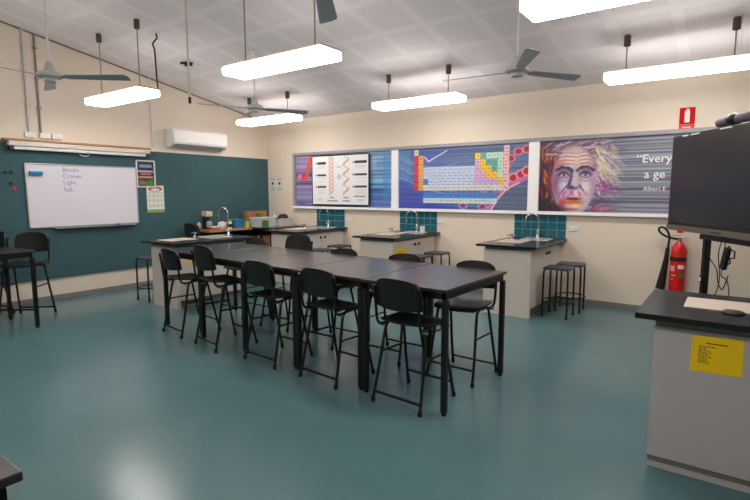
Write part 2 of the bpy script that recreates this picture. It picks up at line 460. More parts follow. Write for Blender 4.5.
# pink chain of cells
chain = [(2.30, 0.93), (2.17, 0.90), (2.05, 0.80), (1.97, 0.68), (1.93, 0.56)]
for (x, y) in chain: c.ell(x, y, 0.085, 0.07, (225, 140, 165), 1, 0.2); c.ell(x, y, 0.062, 0.052, (170, 30, 55), 1, 0.3)
for (x, y) in [(1.98, 0.46), (2.10, 0.50), (2.22, 0.55), (2.31, 0.60)]: c.ell(x, y, 0.09, 0.085, (235, 160, 185), 1, 0.2); c.ell(x, y, 0.065, 0.062, (180, 30, 60), 1, 0.3)
c.line([(1.70, 0.02), (1.80, 0.12), (1.92, 0.28), (2.10, 0.40), (2.34, 0.50)], 0.035, (205, 110, 155), 0.95); c.line([(1.75, 0.0), (1.85, 0.16), (2.0, 0.33), (2.2, 0.43)], 0.012, (240, 190, 215))
for (x, y) in [(1.26, 0.06), (1.62, 0.33), (1.85, 0.33), (1.6, 0.05)]: c.ell(x, y, 0.10, 0.07, (190, 160, 200), 0.9, 0.4); c.ell(x, y, 0.065, 0.045, (130, 40, 90), 0.9, 0.4)
c.line([(0.52, 0.88), (0.60, 0.80), (0.95, 0.97)], 0.010, (235, 240, 245), 0.9)
# element cells
CW, RH = 0.0956, 0.100
cx0, cy0 = 0.315, 0.925
SYM = [['H'] + [''] * 16 + ['He'], ['Li', 'Be'] + [''] * 10 + ['B', 'C', 'N', 'O', 'F', 'Ne'], ['Na', 'Mg'] + [''] * 10 + ['Al', 'Si', 'P', 'S', 'Cl', 'Ar'],
       'K Ca Sc Ti V Cr Mn Fe Co Ni Cu Zn Ga Ge As Se Br Kr'.split(), 'Rb Sr Y Zr Nb Mo Tc Ru Rh Pd Ag Cd In Sn Sb Te I Xe'.split(),
       'Cs Ba La Hf Ta W Re Os Ir Pt Au Hg Tl Pb Bi Po At Rn'.split(), 'Fr Ra Ac Rf Db Sg Bh Hs Mt Ds Rg Cn Nh Fl Mc Lv Ts Og'.split()]
F1 = 'Ce Pr Nd Pm Sm Eu Gd Tb Dy Ho Er Tm Yb Lu'.split(); F2 = 'Th Pa U Np Pu Am Cm Bk Cf Es Fm Md No Lr'.split()
RED, ORG, YEL, PNK, MAU, GRN, TEA, PAL, BLU = (206, 62, 60), (236, 170, 70), (246, 200, 20), (240, 190, 200), (215, 170, 215), (190, 222, 195), (90, 170, 160), (196, 206, 232), (72, 132, 214)
def elcol(r, k):
    if r == 0: return (200, 220, 190) if k == 0 else PNK
    if k == 0: return RED
    if k == 1: return ORG
    if k == 17: return PNK
    if r == 6: return (212, 216, 214)
    if k < 12: return BLU if (r == 5 and k == 2) else PAL
    if (r, k) in ((1, 12), (2, 13), (3, 13), (3, 14), (4, 14), (4, 15), (5, 16)): return YEL
    if (r, k) in ((1, 13), (2, 14), (2, 15), (3, 15)): return TEA
    if k == 16 or r == 1: return GRN
    return MAU
cells = []
for r, row in enumerate(SYM):
    for k, sname in enumerate(row):
        if not sname: continue
        x, y = cx0 + k * CW, cy0 - r * RH + (0.0 if r else 0.0) - (0.0); y -= RH * 0.15
        if r == 0 and k == 17: pass
        cells.append((x, y, sname, elcol(r, k)))
for k, sname in enumerate(F1): cells.append((cx0 + (k + 2) * CW, 0.185, sname, BLU))
for k, sname in enumerate(F2): cells.append((cx0 + (k + 2) * CW, 0.095, sname, (200, 222, 222)))
pt = c.build('periodic_table_poster', frame_poster(-4.918, 1.34, 0.012), m_print)
tag(pt, 'wide blue periodic table poster with a pink cell chain, in the middle of the band', 'poster', 'long streaked posters on the right-hand wall')
mats = []; key = {}
bm_ = MB()
frp = frame_poster(-4.918, 1.34, 0.016)
for (x, y, sname, col) in cells:
    if col not in key: key[col] = len(mats); mats.append(pbr('cell_%d_%d_%d' % col, col, 0.4, var=0.01))
    O, U, V, N = frp
    if y + RH * 0.93 > PH: continue
    bm_.prism([(x, y), (x + CW * 0.93, y), (x + CW * 0.93, y + RH * (0.93 if y > 0.2 else 0.84)), (x, y + RH * (0.93 if y > 0.2 else 0.84))], lambda u, v, q: O + U * u + V * v + N * q, 0.0, 0.001, key[col])
mats.append(pbr('cell_ink', (70, 74, 100), 0.6)); ki = len(mats) - 1
for (x, y, sname, col) in cells:
    if y + RH * 0.93 > PH: continue
    text_into(bm_.bm, sname, frp, x + CW * 0.46, y + RH * 0.30, 0.052, ki, 0.0018, 'CENTER')
bm_.build('element_cells', mats, pt)

# 3: portrait poster
QW, QH = 3.3, 1.02
c = Canvas(QW, QH, 0.010, (70, 70, 90))
c.streaks([(60, 62, 80), (110, 110, 140), (70, 72, 90), (165, 165, 185), (84, 90, 125), (120, 138, 120), (100, 92, 120)], 21, scale=34)
rg = np.random.RandomState(4)
def strokes(n, box, cols, ln, wd, ang, spread, a=0.7):
    for _ in range(n):
        x = rg.uniform(box[0], box[1]); y = rg.uniform(box[2], box[3]); an = ang + rg.uniform(-spread, spread); l = ln * rg.uniform(0.5, 1.3)
        c.line([(x, y), (x + l * math.cos(an), y + l * math.sin(an))], wd * rg.uniform(0.6, 1.4), cols[rg.randint(len(cols))], a, 0.7)
c.rect(0, 0, 0.30, QH, (84, 44, 60), 0.95)
c.ell(0.10, 0.15, 0.3, 0.40, (44, 36, 48), 0.95, 0.5)
strokes(60, (0.02, 0.26, 0.15, 0.80), [(206, 84, 34), (232, 140, 60), (150, 44, 34), (70, 30, 50), (60, 26, 40)], 0.13, 0.020, PI / 2 + 0.1, 0.4, 0.85)
# hair
c.ell(0.55, 0.90, 0.55, 0.22, (132, 104, 140), 0.95, 0.5)
c.ell(0.90, 0.62, 0.22, 0.36, (196, 186, 180), 0.95, 0.6)
strokes(60, (0.02, 0.85, 0.80, 0.99), [(170, 150, 170), (96, 80, 110), (222, 214, 190), (110, 60, 80), (150, 110, 90), (200, 190, 200)], 0.20, 0.013, 0.35, 0.5, 0.8)
strokes(80, (0.76, 1.02, 0.35, 0.95), [(238, 230, 200), (170, 110, 180), (206, 196, 90), (110, 70, 140), (238, 236, 232), (226, 214, 170)], 0.20, 0.015, -0.9, 0.5, 0.85)
strokes(26, (0.76, 0.98, 0.26, 0.45), [(160, 60, 150), (200, 120, 190), (120, 50, 120)], 0.14, 0.016, -0.3, 0.7, 0.8)
# head
c.ell(0.485, 0.44, 0.32, 0.52, (198, 178, 190), 1, 0.10)
c.ell(0.50, 0.74, 0.27, 0.16, (236, 210, 196), 0.9, 0.7)
c.ell(0.24, 0.40, 0.13, 0.40, (120, 62, 120), 0.75, 0.9)
c.ell(0.30, 0.70, 0.12, 0.14, (206, 120, 90), 0.6, 0.9)
c.ell(0.74, 0.42, 0.10, 0.34, (176, 130, 190), 0.6, 0.9)
c.ell(0.345, 0.37, 0.11, 0.13, (204, 214, 226), 0.9, 0.8)
c.ell(0.655, 0.36, 0.10, 0.16, (222, 228, 222), 0.9, 0.8)
c.ell(0.78, 0.64, 0.05, 0.10, (170, 110, 180), 0.6, 0.8)
# forehead creases
for y, col in ((0.685, (140, 74, 110)), (0.735, (196, 96, 84)), (0.79, (126, 70, 130)), (0.84, (196, 120, 90))):
    c.line([(0.24, y - 0.03), (0.34, y + 0.012), (0.46, y - 0.006), (0.52, y - 0.018), (0.60, y + 0.004), (0.70, y + 0.008), (0.77, y - 0.04)], 0.011, col, 0.75, 0.8)
    c.line([(0.28, y - 0.035), (0.46, y - 0.022), (0.66, y - 0.016)], 0.010, (246, 232, 222), 0.6, 0.8)
# sockets, brows, eyes
for ex, s_ in ((0.35, -1), (0.645, 1)):
    c.ell(ex, 0.555, 0.115, 0.075, (88, 58, 112), 0.85, 0.7)
    c.line([(ex - 0.12, 0.585), (ex - 0.05, 0.635), (ex + 0.04, 0.635), (ex + 0.11, 0.59)] if s_ > 0 else [(ex - 0.11, 0.60), (ex - 0.03, 0.64), (ex + 0.06, 0.625), (ex + 0.12, 0.575)], 0.030, (58, 36, 66), 0.9, 0.7)
    c.ell(ex, 0.525, 0.068, 0.030, (196, 190, 215), 1, 0.5); c.ell(ex + 0.004, 0.527, 0.026, 0.027, (70, 96, 140), 1, 0.4); c.ell(ex + 0.004, 0.527, 0.013, 0.014, (18, 14, 28), 1, 0.3)
    c.line([(ex - 0.08, 0.525), (ex - 0.03, 0.557), (ex + 0.03, 0.557), (ex + 0.08, 0.52)], 0.012, (40, 24, 50), 0.9, 0.6)
    c.line([(ex - 0.07, 0.50), (ex, 0.482), (ex + 0.07, 0.50)], 0.011, (150, 90, 140), 0.8, 0.7); c.line([(ex - 0.08, 0.46), (ex, 0.435), (ex + 0.08, 0.455)], 0.012, (150, 120, 180), 0.7, 0.8)
# nose
c.ell(0.505, 0.47, 0.05, 0.17, (214, 196, 206), 0.95, 0.8)
c.line([(0.462, 0.60), (0.455, 0.50), (0.43, 0.40), (0.415, 0.345)], 0.030, (66, 44, 120), 0.85, 0.8)
c.ell(0.485, 0.345, 0.085, 0.045, (44, 46, 110), 0.95, 0.6); c.ell(0.515, 0.385, 0.045, 0.05, (206, 190, 220), 0.95, 0.6)
c.ell(0.58, 0.36, 0.03, 0.035, (150, 110, 170), 0.8, 0.6)
# cheek folds
c.line([(0.57, 0.39), (0.62, 0.31), (0.68, 0.24)], 0.014, (90, 70, 80), 0.85, 0.6); c.line([(0.40, 0.38), (0.34, 0.30), (0.29, 0.22)], 0.016, (130, 60, 120), 0.8, 0.7)
# moustache: broad drooping mass
c.ell(0.40, 0.265, 0.14, 0.060, (206, 140, 190), 1, 0.5, 0.35); c.ell(0.585, 0.26, 0.14, 0.060, (232, 196, 214), 1, 0.5, -0.35)
for k in range(46):
    t_ = rg.uniform(-1, 1); x = 0.49 + 0.15 * t_; y = 0.305 - 0.03 * abs(t_)
    c.line([(x, y), (x + 0.055 * t_, y - rg.uniform(0.05, 0.085))], 0.008, [(246, 226, 236), (176, 84, 150), (214, 120, 150), (250, 244, 246), (150, 70, 140)][rg.randint(5)], 0.7, 0.8)
# mouth, chin
c.ell(0.49, 0.185, 0.15, 0.026, (84, 20, 30), 0.95, 0.6)
c.ell(0.49, 0.135, 0.17, 0.045, (222, 92, 44), 0.95, 0.6); c.ell(0.53, 0.085, 0.10, 0.045, (246, 214, 150), 0.95, 0.8); c.ell(0.34, 0.13, 0.08, 0.08, (200, 60, 40), 0.8, 0.8)
c.ell(0.44, 0.03, 0.20, 0.03, (140, 60, 60), 0.8, 0.8)
c.ell(0.28, 0.03, 0.16, 0.10, (60, 30, 44), 0.85, 0.7)
strokes(30, (0.70, 0.98, 0.0, 0.10), [(190, 60, 120), (120, 70, 130), (214, 130, 160), (90, 60, 90)], 0.14, 0.012, 0.1, 0.3, 0.8)
strokes(40, (0.20, 0.76, 0.12, 0.85), [(176, 120, 190), (238, 232, 228), (225, 150, 120), (130, 150, 200)], 0.06, 0.009, 0.4, 1.5, 0.35)
c.noise(14, 8, 2)
c.streaks([(62, 64, 82), (115, 115, 145), (74, 76, 94), (180, 180, 194), (84, 92, 125), (128, 144, 124), (104, 96, 124)], 22, x0=0.80, amp=1.0, fade=0.42, scale=34)
strokes(30, (0.80, 1.00, 0.42, 0.90), [(240, 232, 204), (176, 130, 190), (210, 200, 120), (238, 236, 232)], 0.14, 0.010, -0.8, 0.4, 0.6)
pp = c.build('portrait_poster', frame_poster(-2.41, 1.34, 0.012), m_print)
tag(pp, 'wide poster painted with a wild-haired old man\'s face beside grey streaks and a white quote', 'poster', 'long streaked posters on the right-hand wall')
frq = frame_poster(-2.41, 1.34, 0.0165)
for s_, u, v, sz in (('\u201cEvery', 1.285, 0.67, 0.155), ('a ge', 1.385, 0.465, 0.155), ('Albert E', 1.385, 0.30, 0.08)):
    tx = MB(); text_into(tx.bm, s_, frq, u, v, sz, 0, 0.001)
    if sz > 0.15: text_into(tx.bm, s_, frq, u + 0.004, v + 0.002, sz, 0, 0.0012)
    tx.build('quote_lettering', m_paper, pp)
for o in (COL.objects['poster'], pt, pp): del o['group']

# splashback tile panels
m_tile = pbr('teal_glazed_tile', (30, 98, 116), 0.15, var=0.15, scale=14)
def tiles(x0, x1, label):
    b = MB(); n = 6; w_ = (x1 - x0) / n; z0, z1 = 0.945, 1.285; m_ = 3; h_ = (z1 - z0) / m_
    b.box((x0, PY - 0.008, z0), (x1, PY, z1), 0, 1)
    for i in range(n):
        for j in range(m_):
            b.box((x0 + i * w_ + 0.004, PY - 0.014, z0 + j * h_ + 0.004), (x0 + (i + 1) * w_ - 0.004, PY - 0.006, z0 + (j + 1) * h_ - 0.004), 0.0015, 0)
    tag(b.build('tiled_splashback', [m_tile, pbr('grout', (150, 180, 185), 0.8)]), label, 'splashback', 'teal splashbacks behind the wall benches')
tiles(-6.91, -6.18, 'teal tiled splashback under the helix chart, behind the leftmost wall bench')
tiles(-4.90, -4.14, 'teal tiled splashback under the periodic table, behind the middle wall bench')
tiles(-2.78, -2.0, 'teal tiled splashback under the portrait poster, behind the rightmost wall bench')

# ================================================================== LIGHTS
def make_light():
    r = thing('pendant_light', '', 'light', group='long white pendant lights')
    L2, W2_ = 0.69, 0.155
    # diffuser with chamfered ends
    poly = [(-L2, -W2_), (L2, -W2_), (L2, W2_), (-L2, W2_)]
    b = MB(); b.box((-L2, -W2_, 0), (L2, W2_, 0.085), 0.02)
    b.build('diffuser', m_lamp, r)
    b = MB(); b.box((-L2 + 0.005, -0.137, 0.0855), (L2 - 0.005, 0.137, 0.103), 0.004); b.build('housing', m_tan, r)
    return r
def add_rods(r, y):
    for s in (-1, 1):
        zc = ceil_z(y) - 2.85
        rod = MB().cyl((s * 0.49, 0, 0.10), 0.008, zc - 0.10, 8).build('suspension_rod', m_rod, r)
        MB().lathe([(0.02, -0.11), (0.036, -0.10), (0.036, 0.0), (0.030, 0.012)], (s * 0.49, 0, zc - 0.015), 16).build('ceiling_cup', m_cup, rod)
rows = [(6.29, [(-6.86, 'long white pendant light near the back left corner, above the air conditioner side'), (-3.78, 'long white pendant light above the periodic table poster'),
                (-0.60, 'long white pendant light over the portrait poster and wall screen')]),
        (3.63, [(-6.83, 'small looking white pendant light above the whiteboard end of the left wall'), (-3.79, 'large bright white pendant light above the table row, in front of the middle fan'),
                (-0.60, 'big white pendant light cut off by the top edge of the picture')]),
        (0.97, [(-6.83, 'white pendant light nearer than the picture edge, above the left table'), (-3.79, 'white pendant light overhead in the middle of the room, out of frame'),
                (-0.60, 'white pendant light right over the viewer, out of frame')])]
for y, L in rows:
    for x, lab in L:
        r = make_light(); r.location = (x, y, 2.85); r['label'] = lab; add_rods(r, y)

# ceiling fans
def make_fan(x, y, z, angs, label):
    r = thing('ceiling_fan', label, 'fan', (x, y, z), group='grey ceiling fans')
    zc = ceil_z(y) - z
    MB().cyl((0, 0, 0.12), 0.011, zc - 0.12, 10).build('down_rod', m_white, r)
    MB().lathe([(0.02, 0.0), (0.065, 0.04), (0.07, 0.055)], (0, 0, zc - 0.06)).build('ceiling_canopy', m_white, r)
    MB().lathe([(0.03, -0.055), (0.06, -0.05), (0.065, -0.02), (0.10, -0.015), (0.115, 0.0), (0.115, 0.03), (0.09, 0.045), (0.05, 0.06), (0.042, 0.10), (0.02, 0.15)]).build('motor', pbr('fan_motor', (190, 192, 190), 0.4, 0.1), r)
    for a in angs:
        a = math.radians(a); tilt = math.radians(-14)
        Mx = Matrix.Rotation(a, 4, 'Z') @ Matrix.Rotation(tilt, 4, 'X')
        b = MB()
        poly = [(0.16, -0.045), (0.76, -0.068), (0.79, -0.03), (0.79, 0.05), (0.76, 0.06), (0.16, 0.04)]
        b.prism(poly, lambda u, v, q: Mx @ Vector((u, v, q + 0.0)), -0.004, 0.002)
        bl = b.build('blade', m_fan, r)
        MB().box((0.09, -0.022, -0.006), (0.24, 0.022, 0.006), 0.003, M=Mx).build('blade_bracket', m_alu, bl)
    return r
make_fan(-5.78, 2.35, 2.80, (39, 159, 279), 'grey ceiling fan nearest the green wall, above the left side of the whiteboard')
make_fan(-5.61, 4.90, 2.80, (64, 150, 247), 'grey ceiling fan hanging behind the large bright pendant light')
make_fan(-1.86, 5.02, 2.82, (184, 58, 300), 'grey ceiling fan with broad near blade, above the rightmost wall bench')
make_fan(-1.90, 2.12, 2.80, (127, 7, 247), 'ceiling fan of which only one blade tip shows at the top edge')

# hanging pull cord, ceiling bracket, loose cable
r = thing('hanging_conduit', 'thin cream hanging conduit with a black plug end, left of the large bright light', 'conduit', (-5.27, 3.62, 2.66))
MB().tube([(0, 0, 0.06), (0, 0, ceil_z(3.62) - 2.66)], 0.012, 10).build('pipe', pbr('cream_pvc', (205, 195, 175), 0.5), r)
MB().cyl((0, 0, 0), 0.017, 0.07, 12).build('plug', m_dark, r)
r = thing('ceiling_bracket', 'small black broken bracket stuck on the ceiling behind the hanging conduit', 'bracket', (-6.99, 4.77, ceil_z(4.77)))
b = MB()
b.box((-0.10, -0.012, -0.03), (0.10, 0.012, -0.008), 0.003, M=Matrix.Rotation(0.5, 4, 'Z')); b.box((-0.012, -0.09, -0.04), (0.012, 0.10, -0.012), 0.003); b.cyl((0, 0, -0.06), 0.03, 0.06, 12)
b.build('arm', m_dark, r)
MB().cyl((0.14, 0.12, -0.05), 0.012, 0.05, 8).build('tip', m_white, r)
r = thing('drop_cable', 'black wavy cable dropping from the ceiling beside the small pendant light', 'cable', (-6.45, 3.95, ceil_z(3.95)))
MB().tube([(0, 0, 0), (0.02, 0.0, -0.05), (0.03, 0, -0.09), (0.0, -0.02, -0.12), (-0.05, -0.02, -0.15), (-0.04, 0, -0.22), (-0.03, 0, -0.40), (-0.02, 0, -0.60), (0.0, 0, -0.80)], 0.011, 8).build('lead', m_dark, r)
MB().lathe([(0.05, -0.02), (0.055, 0.0), (0.05, 0.012)], (0, 0, -0.002)).build('rose', m_white, r)

# ================================================================== LEFT WALL THINGS
def pipe(y, z0, col, label, r_=0.014):
    r = thing('wall_conduit', label, 'conduit', (GX + 0.016, y, z0), group='conduits up the left wall')
    h = ceil_z(y) - z0
    MB().cyl((0, 0, 0), r_, h - 0.004, 10).build('pipe', col, r)
    for k in (0.25, 0.55, 0.85):
        MB().box((-0.014, -0.028, h * k - 0.012), (0.016, 0.028, h * k + 0.012), 0.004).build('saddle', col, r)
m_conduit = pbr('grey_conduit', (196, 192, 194), 0.5); m_conduit2 = pbr('dark_grey_conduit', (132, 128, 130), 0.5)
pipe(3.05, 2.49, m_conduit, 'pale grey conduit pipe up the left wall, leftmost of three')
pipe(3.20, 2.49, m_conduit2, 'dark grey conduit pipe up the left wall, second of three')
pipe(4.93, 2.405, m_white, 'white conduit pipe up the left wall above the end of the projection screen', 0.010)
for y0, y1, lab in ((2.99, 3.13, 'single white outlet box under the pale conduit above the screen'), (3.18, 3.32, 'white outlet box under the dark conduit above the screen'), (3.34, 3.48, 'rightmost white outlet box above the screen, with no conduit')):
    r = thing('outlet_box', lab, 'power outlet', (GX, (y0 + y1) / 2, 2.41), group='white outlet boxes above the screen')
    MB().box((0, y0 - (y0 + y1) / 2, 0), (0.035, y1 - (y0 + y1) / 2, 0.078), 0.006).build('housing', m_white, r)
    MB().box((0.035, -0.03, 0.025), (0.039, -0.01, 0.05), 0.001).build('switch', m_white, r)
    MB().box((0.035, 0.01, 0.025), (0.039, 0.03, 0.05), 0.001).build('switch', m_white, r)
tag(MB().box((GX, 2.70, 2.345), (GX + 0.13, 4.83, 2.375), 0.004).build('timber_shelf', m_wood), 'thin tan timber shelf above the projection screen case on the left wall', 'shelf')
r = thing('projection_screen', 'rolled-up white projection screen in its long case above the whiteboard', 'projection screen', (GX, 3.78, 2.18))
MB().box((0.03, -1.03, 0.095), (0.125, 1.03, 0.163), 0.012).build('case', pbr('cream_case', (214, 208, 196), 0.45), r)
MB().box((0.045, -1.0, 0.045), (0.105, 0.98, 0.093), 0.014).build('roller_case', m_white, r)
for s in (-1, 1): MB().box((0.04, s * 0.99 - 0.028, 0.035), (0.11, s * 0.99 + 0.028, 0.093), 0.006).build('end_cap', m_black, r)
MB().tube([(0.075, -0.02 + 0.07 * math.cos(a), 0.03 + 0.028 * math.sin(a)) for a in np.linspace(PI, 2 * PI, 9)], 0.006, 8).build('pull_handle', m_white, r)

# whiteboard
r = thing('whiteboard', 'large framed whiteboard with blue handwriting on the teal left wall', 'whiteboard', (BX, 3.77, 1.10))
W, H = 1.66, 0.945
MB().box((0.001, -W / 2, 0), (0.014, W / 2, H), 0).build('surface', pbr('whiteboard_enamel', (222, 220, 232), 0.2, var=0.02, scale=2), r)
b = MB()
for a0, a1 in (((-W / 2, 0), (W / 2, 0.018)), ((-W / 2, H - 0.018), (W / 2, H)), ((-W / 2, 0), (-W / 2 + 0.018, H)), ((W / 2 - 0.018, 0), (W / 2, H))):
    b.box((0.0, a0[0], a0[1]), (0.022, a1[0], a1[1]), 0.003)
b.build('frame', m_alu, r)
MB().box((0.015, -0.5, -0.02), (0.075, 0.75, -0.004), 0.004).build('pen_tray', m_alu, r)
frw = (Vector((0.0145, -W / 2, 0)), Vector((0, 1, 0)), Vector((0, 0, 1)), Vector((1, 0, 0)))
for s_, v in (('Books', 0.835), ('Crown', 0.74), ('Light', 0.645), ('Sail..', 0.54)):
    tx = MB(); text_into(tx.bm, s_, frw, 0.50, v, 0.095, 0, 0.0012)
    tx.build('handwriting', pbr('blue_marker', (120, 125, 175), 0.6), r)
r = thing('board_eraser', 'blue magnetic eraser stuck near the top left of the whiteboard', 'eraser', (BX + 0.0145, 3.08, 1.875))
MB().box((0, -0.085, 0), (0.022, 0.085, 0.055), 0.004).build('felt', m_dark, r)
MB().box((0.022, -0.085, 0), (0.04, 0.085, 0.055), 0.008).build('grip', pbr('blue_plastic', (20, 120, 175), 0.4), r)
tag(MB().box((BX + 0.02, 4.2, 1.0965), (BX + 0.05, 4.26, 1.115), 0.004).build('board_marker', pbr('navy_plastic', (30, 50, 110), 0.4)), 'small navy marker lying on the whiteboard pen tray', 'marker')

# framed dark poster and calendar
c = Canvas(0.30, 0.42, 0.0075, (52, 46, 52)); c.noise(30, 5, 4)
c.rect(0.04, 0.32, 0.26, 0.36, (120, 170, 215), 0.9); c.rect(0.02, 0.235, 0.28, 0.265, (225, 170, 185), 0.9); c.rect(0.06, 0.20, 0.24, 0.215, (220, 220, 220), 0.7); c.rect(0.02, 0.14, 0.28, 0.165, (225, 140, 130), 0.9)
c.ell(0.24, 0.04, 0.14, 0.08, (70, 130, 60), 0.9, 0.4); c.ell(0.08, 0.06, 0.10, 0.06, (150, 120, 110), 0.8, 0.6)
r = thing('framed_poster', 'small dark poster in a white frame beside the whiteboard', 'poster', (BX, 4.595, 1.71))
b = MB()
for a0, a1 in (((0, 0), (0.34, 0.02)), ((0, 0.44), (0.34, 0.46)), ((0, 0), (0.02, 0.46)), ((0.32, 0), (0.34, 0.46))): b.box((0, a0[0], a0[1]), (0.02, a1[0], a1[1]), 0.003)
b.build('frame', m_white, r)
c.build('print', (Vector((0.002, 0.02, 0.02)), Vector((0, 1, 0)), Vector((0, 0, 1)), Vector((1, 0, 0))), m_printm, 0.006, r)
c = Canvas(0.32, 0.47, 0.0075, (222, 226, 214))
c.ell(0.16, 0.41, 0.14, 0.048, (170, 80, 50), 1, 0.15); c.ell(0.16, 0.40, 0.10, 0.03, (225, 220, 222), 1, 0.3); c.rect(0.02, 0.345, 0.30, 0.352, (90, 130, 80), 0.7)
for i in range(4):
    for j in range(3): c.rect(0.02 + i * 0.075, 0.26 - j * 0.09 + 0.005, 0.082 + i * 0.075, 0.33 - j * 0.09, (176, 186, 176), 0.55)
c.rect(0.0, 0, 0.32, 0.06, (130, 170, 90), 0.95)
tag(c.build('wall_calendar', frame_green(4.765, 1.27, 0.0255), m_printm), 'white wall calendar with a green foot pinned below the small framed poster', 'calendar')

# small magnets left of the whiteboard
rg = random.Random(3)
for i, (y, z, col, lab) in enumerate([(2.775, 1.905, m_dark, 'dark dragonfly-shaped pin nearest the whiteboard top left'), (2.70, 1.90, m_dark, 'black insect-shaped pin at the head of the little cluster'),
                                      (2.62, 1.80, pbr('navy_enamel', (20, 40, 110), 0.4), 'navy blue pin left of the whiteboard'), (2.76, 1.75, m_dark, 'dark pin in the middle of the pin cluster'),
                                      (2.80, 1.68, m_red, 'red pin, lowest of the pin cluster'), (2.60, 1.73, m_dark, 'lowest black pin at the picture edge')]):
    b = MB(); a = rg.uniform(-0.5, 0.5)
    Mx = Matrix.Translation((BX, y, z)) @ Matrix.Rotation(a, 4, 'X')
    b.box((0, -0.035, -0.006), (0.008, 0.035, 0.006), 0.002, M=Mx); b.box((0, -0.006, -0.025), (0.006, 0.014, 0.025), 0.002, M=Mx); b.box((0, 0.01, -0.02), (0.006, 0.022, 0.016), 0.002, M=Mx)
    tag(b.build('decorative_pin', col), lab, 'pin', 'small pins left of the whiteboard')

# air conditioner
r = thing('air_conditioner', 'white split-system air conditioner high on the left wall', 'air conditioner', (GX, 5.78, 2.43))
MB().prism([(0, 0.0), (0.12, 0.0), (0.20, 0.055), (0.215, 0.29), (0.19, 0.315), (0, 0.315)], lambda u, v, q: (u, q, v), -0.58, 0.58).build('body', m_white, r)
MB().prism([(0.128, -0.002), (0.20, 0.05), (0.196, 0.056), (0.122, 0.004)], lambda u, v, q: (u, q, v), -0.52, 0.5).build('louvre', pbr('louvre_grey', (160, 160, 162), 0.5), r)
MB().box((0.205, -0.56, 0.075), (0.219, 0.56, 0.285), 0.004).build('front_panel', m_white, r)

# ================================================================== POSTER WALL THINGS
for x, lab in ((-8.18, 'left small paper sign with a black dot, pinned in the room corner'), (-7.97, 'right small paper sign with a black dot, pinned near the room corner')):
    c = Canvas(0.17, 0.27, 0.01, (222, 218, 214)); c.ell(0.085, 0.16, 0.034, 0.034, (30, 30, 36), 1, 0.3); c.ell(0.085, 0.16, 0.045, 0.045, (30, 30, 36), 0.3, 0.5)
    for y in (0.245, 0.07, 0.04, 0.02): c.rect(0.02, y - 0.006, 0.15, y + 0.006, (130, 125, 120), 0.8)
    tag(c.build('paper_sign', frame_poster(x - 0.09, 1.65, 0.0005), m_printm), lab, 'sign', 'small paper signs in the corner')
for x, z, lab in ((-6.09, 1.10, 'white power outlet right of the leftmost splashback'), (-4.06, 1.13, 'white power outlet right of the middle splashback'), (-1.89, 1.09, 'white power outlet right of the rightmost splashback')):
    r = thing('wall_outlet', lab, 'power outlet', (x, PY, z), group='power outlets on the right-hand wall')
    MB().box((-0.07, -0.012, -0.035), (0.07, 0, 0.035), 0.004).build('plate', m_white, r)
    for s in (-1, 1): MB().box((s * 0.045 - 0.008, -0.016, 0.008), (s * 0.045 + 0.008, -0.012, 0.026), 0.001).build('switch', m_white, r)
r = thing('fire_sign', 'red fire extinguisher location sign high on the wall beside the screen', 'sign', (-0.575, PY - 0.001, 2.41))
MB().box((-0.085, -0.004, 0.065), (0.085, 0, 0.275), 0).build('plate', m_redsign, r)
MB().box((-0.085, -0.005, 0.0), (0.085, 0, 0.06), 0).build('lower_plate', pbr('faded_red', (222, 70, 56), 0.75, spec=0.15), r)
b = MB(); b.box((-0.028, -0.007, 0.09), (0.028, -0.004, 0.235), 0.0); b.box((-0.012, -0.007, 0.235), (0.02, -0.004, 0.258), 0.0)
b.build('pictogram', m_paper, r)
MB().box((-0.05, -0.007, 0.025), (0.05, -0.005, 0.035)).build('printed_line', m_paper, r)

# fire extinguisher
r = thing('fire_extinguisher', 'red fire extinguisher with black horn hanging on the wall under the screen', 'fire extinguisher', (-0.555, PY - 0.115, 0.30))
MB().lathe([(0.06, 0.0), (0.088, 0.015), (0.090, 0.03), (0.090, 0.56), (0.078, 0.61), (0.055, 0.655), (0.028, 0.685), (0.024, 0.70)], seg=28).build('cylinder', m_red, r)
MB().lathe([(0.0905, 0.44), (0.093, 0.442), (0.093, 0.49), (0.0905, 0.492)], seg=28).build('strap', m_dark, r)
lb = MB()
def cyl_patch(b, a0, a1, z0, z1, rr, mat=0):
    n = 6; L = [(a0 + (a1 - a0) * k / n) for k in range(n + 1)]
    vs = [[b.bm.verts.new((rr * math.cos(a), rr * math.sin(a), z)) for z in (z0, z1)] for a in L]
    for A, B in zip(vs, vs[1:]):
        f = b.bm.faces.new((A[0], B[0], B[1], A[1])); f.material_index = mat
cyl_patch(lb, -1.5, -0.7, 0.345, 0.395, 0.0912, 0); cyl_patch(lb, -2.6, -1.9, 0.31, 0.38, 0.0912, 1); cyl_patch(lb, -2.4, -1.7, 0.25, 0.265, 0.0912, 1); cyl_patch(lb, -1.35, -0.75, 0.23, 0.30, 0.0912, 2); cyl_patch(lb, -2.5, -2.0, 0.20, 0.212, 0.0912, 1)
lb.build('label', [m_paper, pbr('pale_red_print', (235, 150, 150), 0.5), pbr('green_print', (40, 120, 70), 0.5)], r)
b = MB(); b.cyl((0, 0, 0.69), 0.026, 0.045, 14, 0); b.box((-0.03, -0.018, 0.73), (0.10, 0.018, 0.742), 0.004); b.box((-0.03, -0.018, 0.765), (0.11, 0.018, 0.777), 0.004, M=Matrix.Rotation(-0.12, 4, 'Y') @ Matrix.Translation((0, 0, -0.008)))
b.build('valve', m_alu, r)
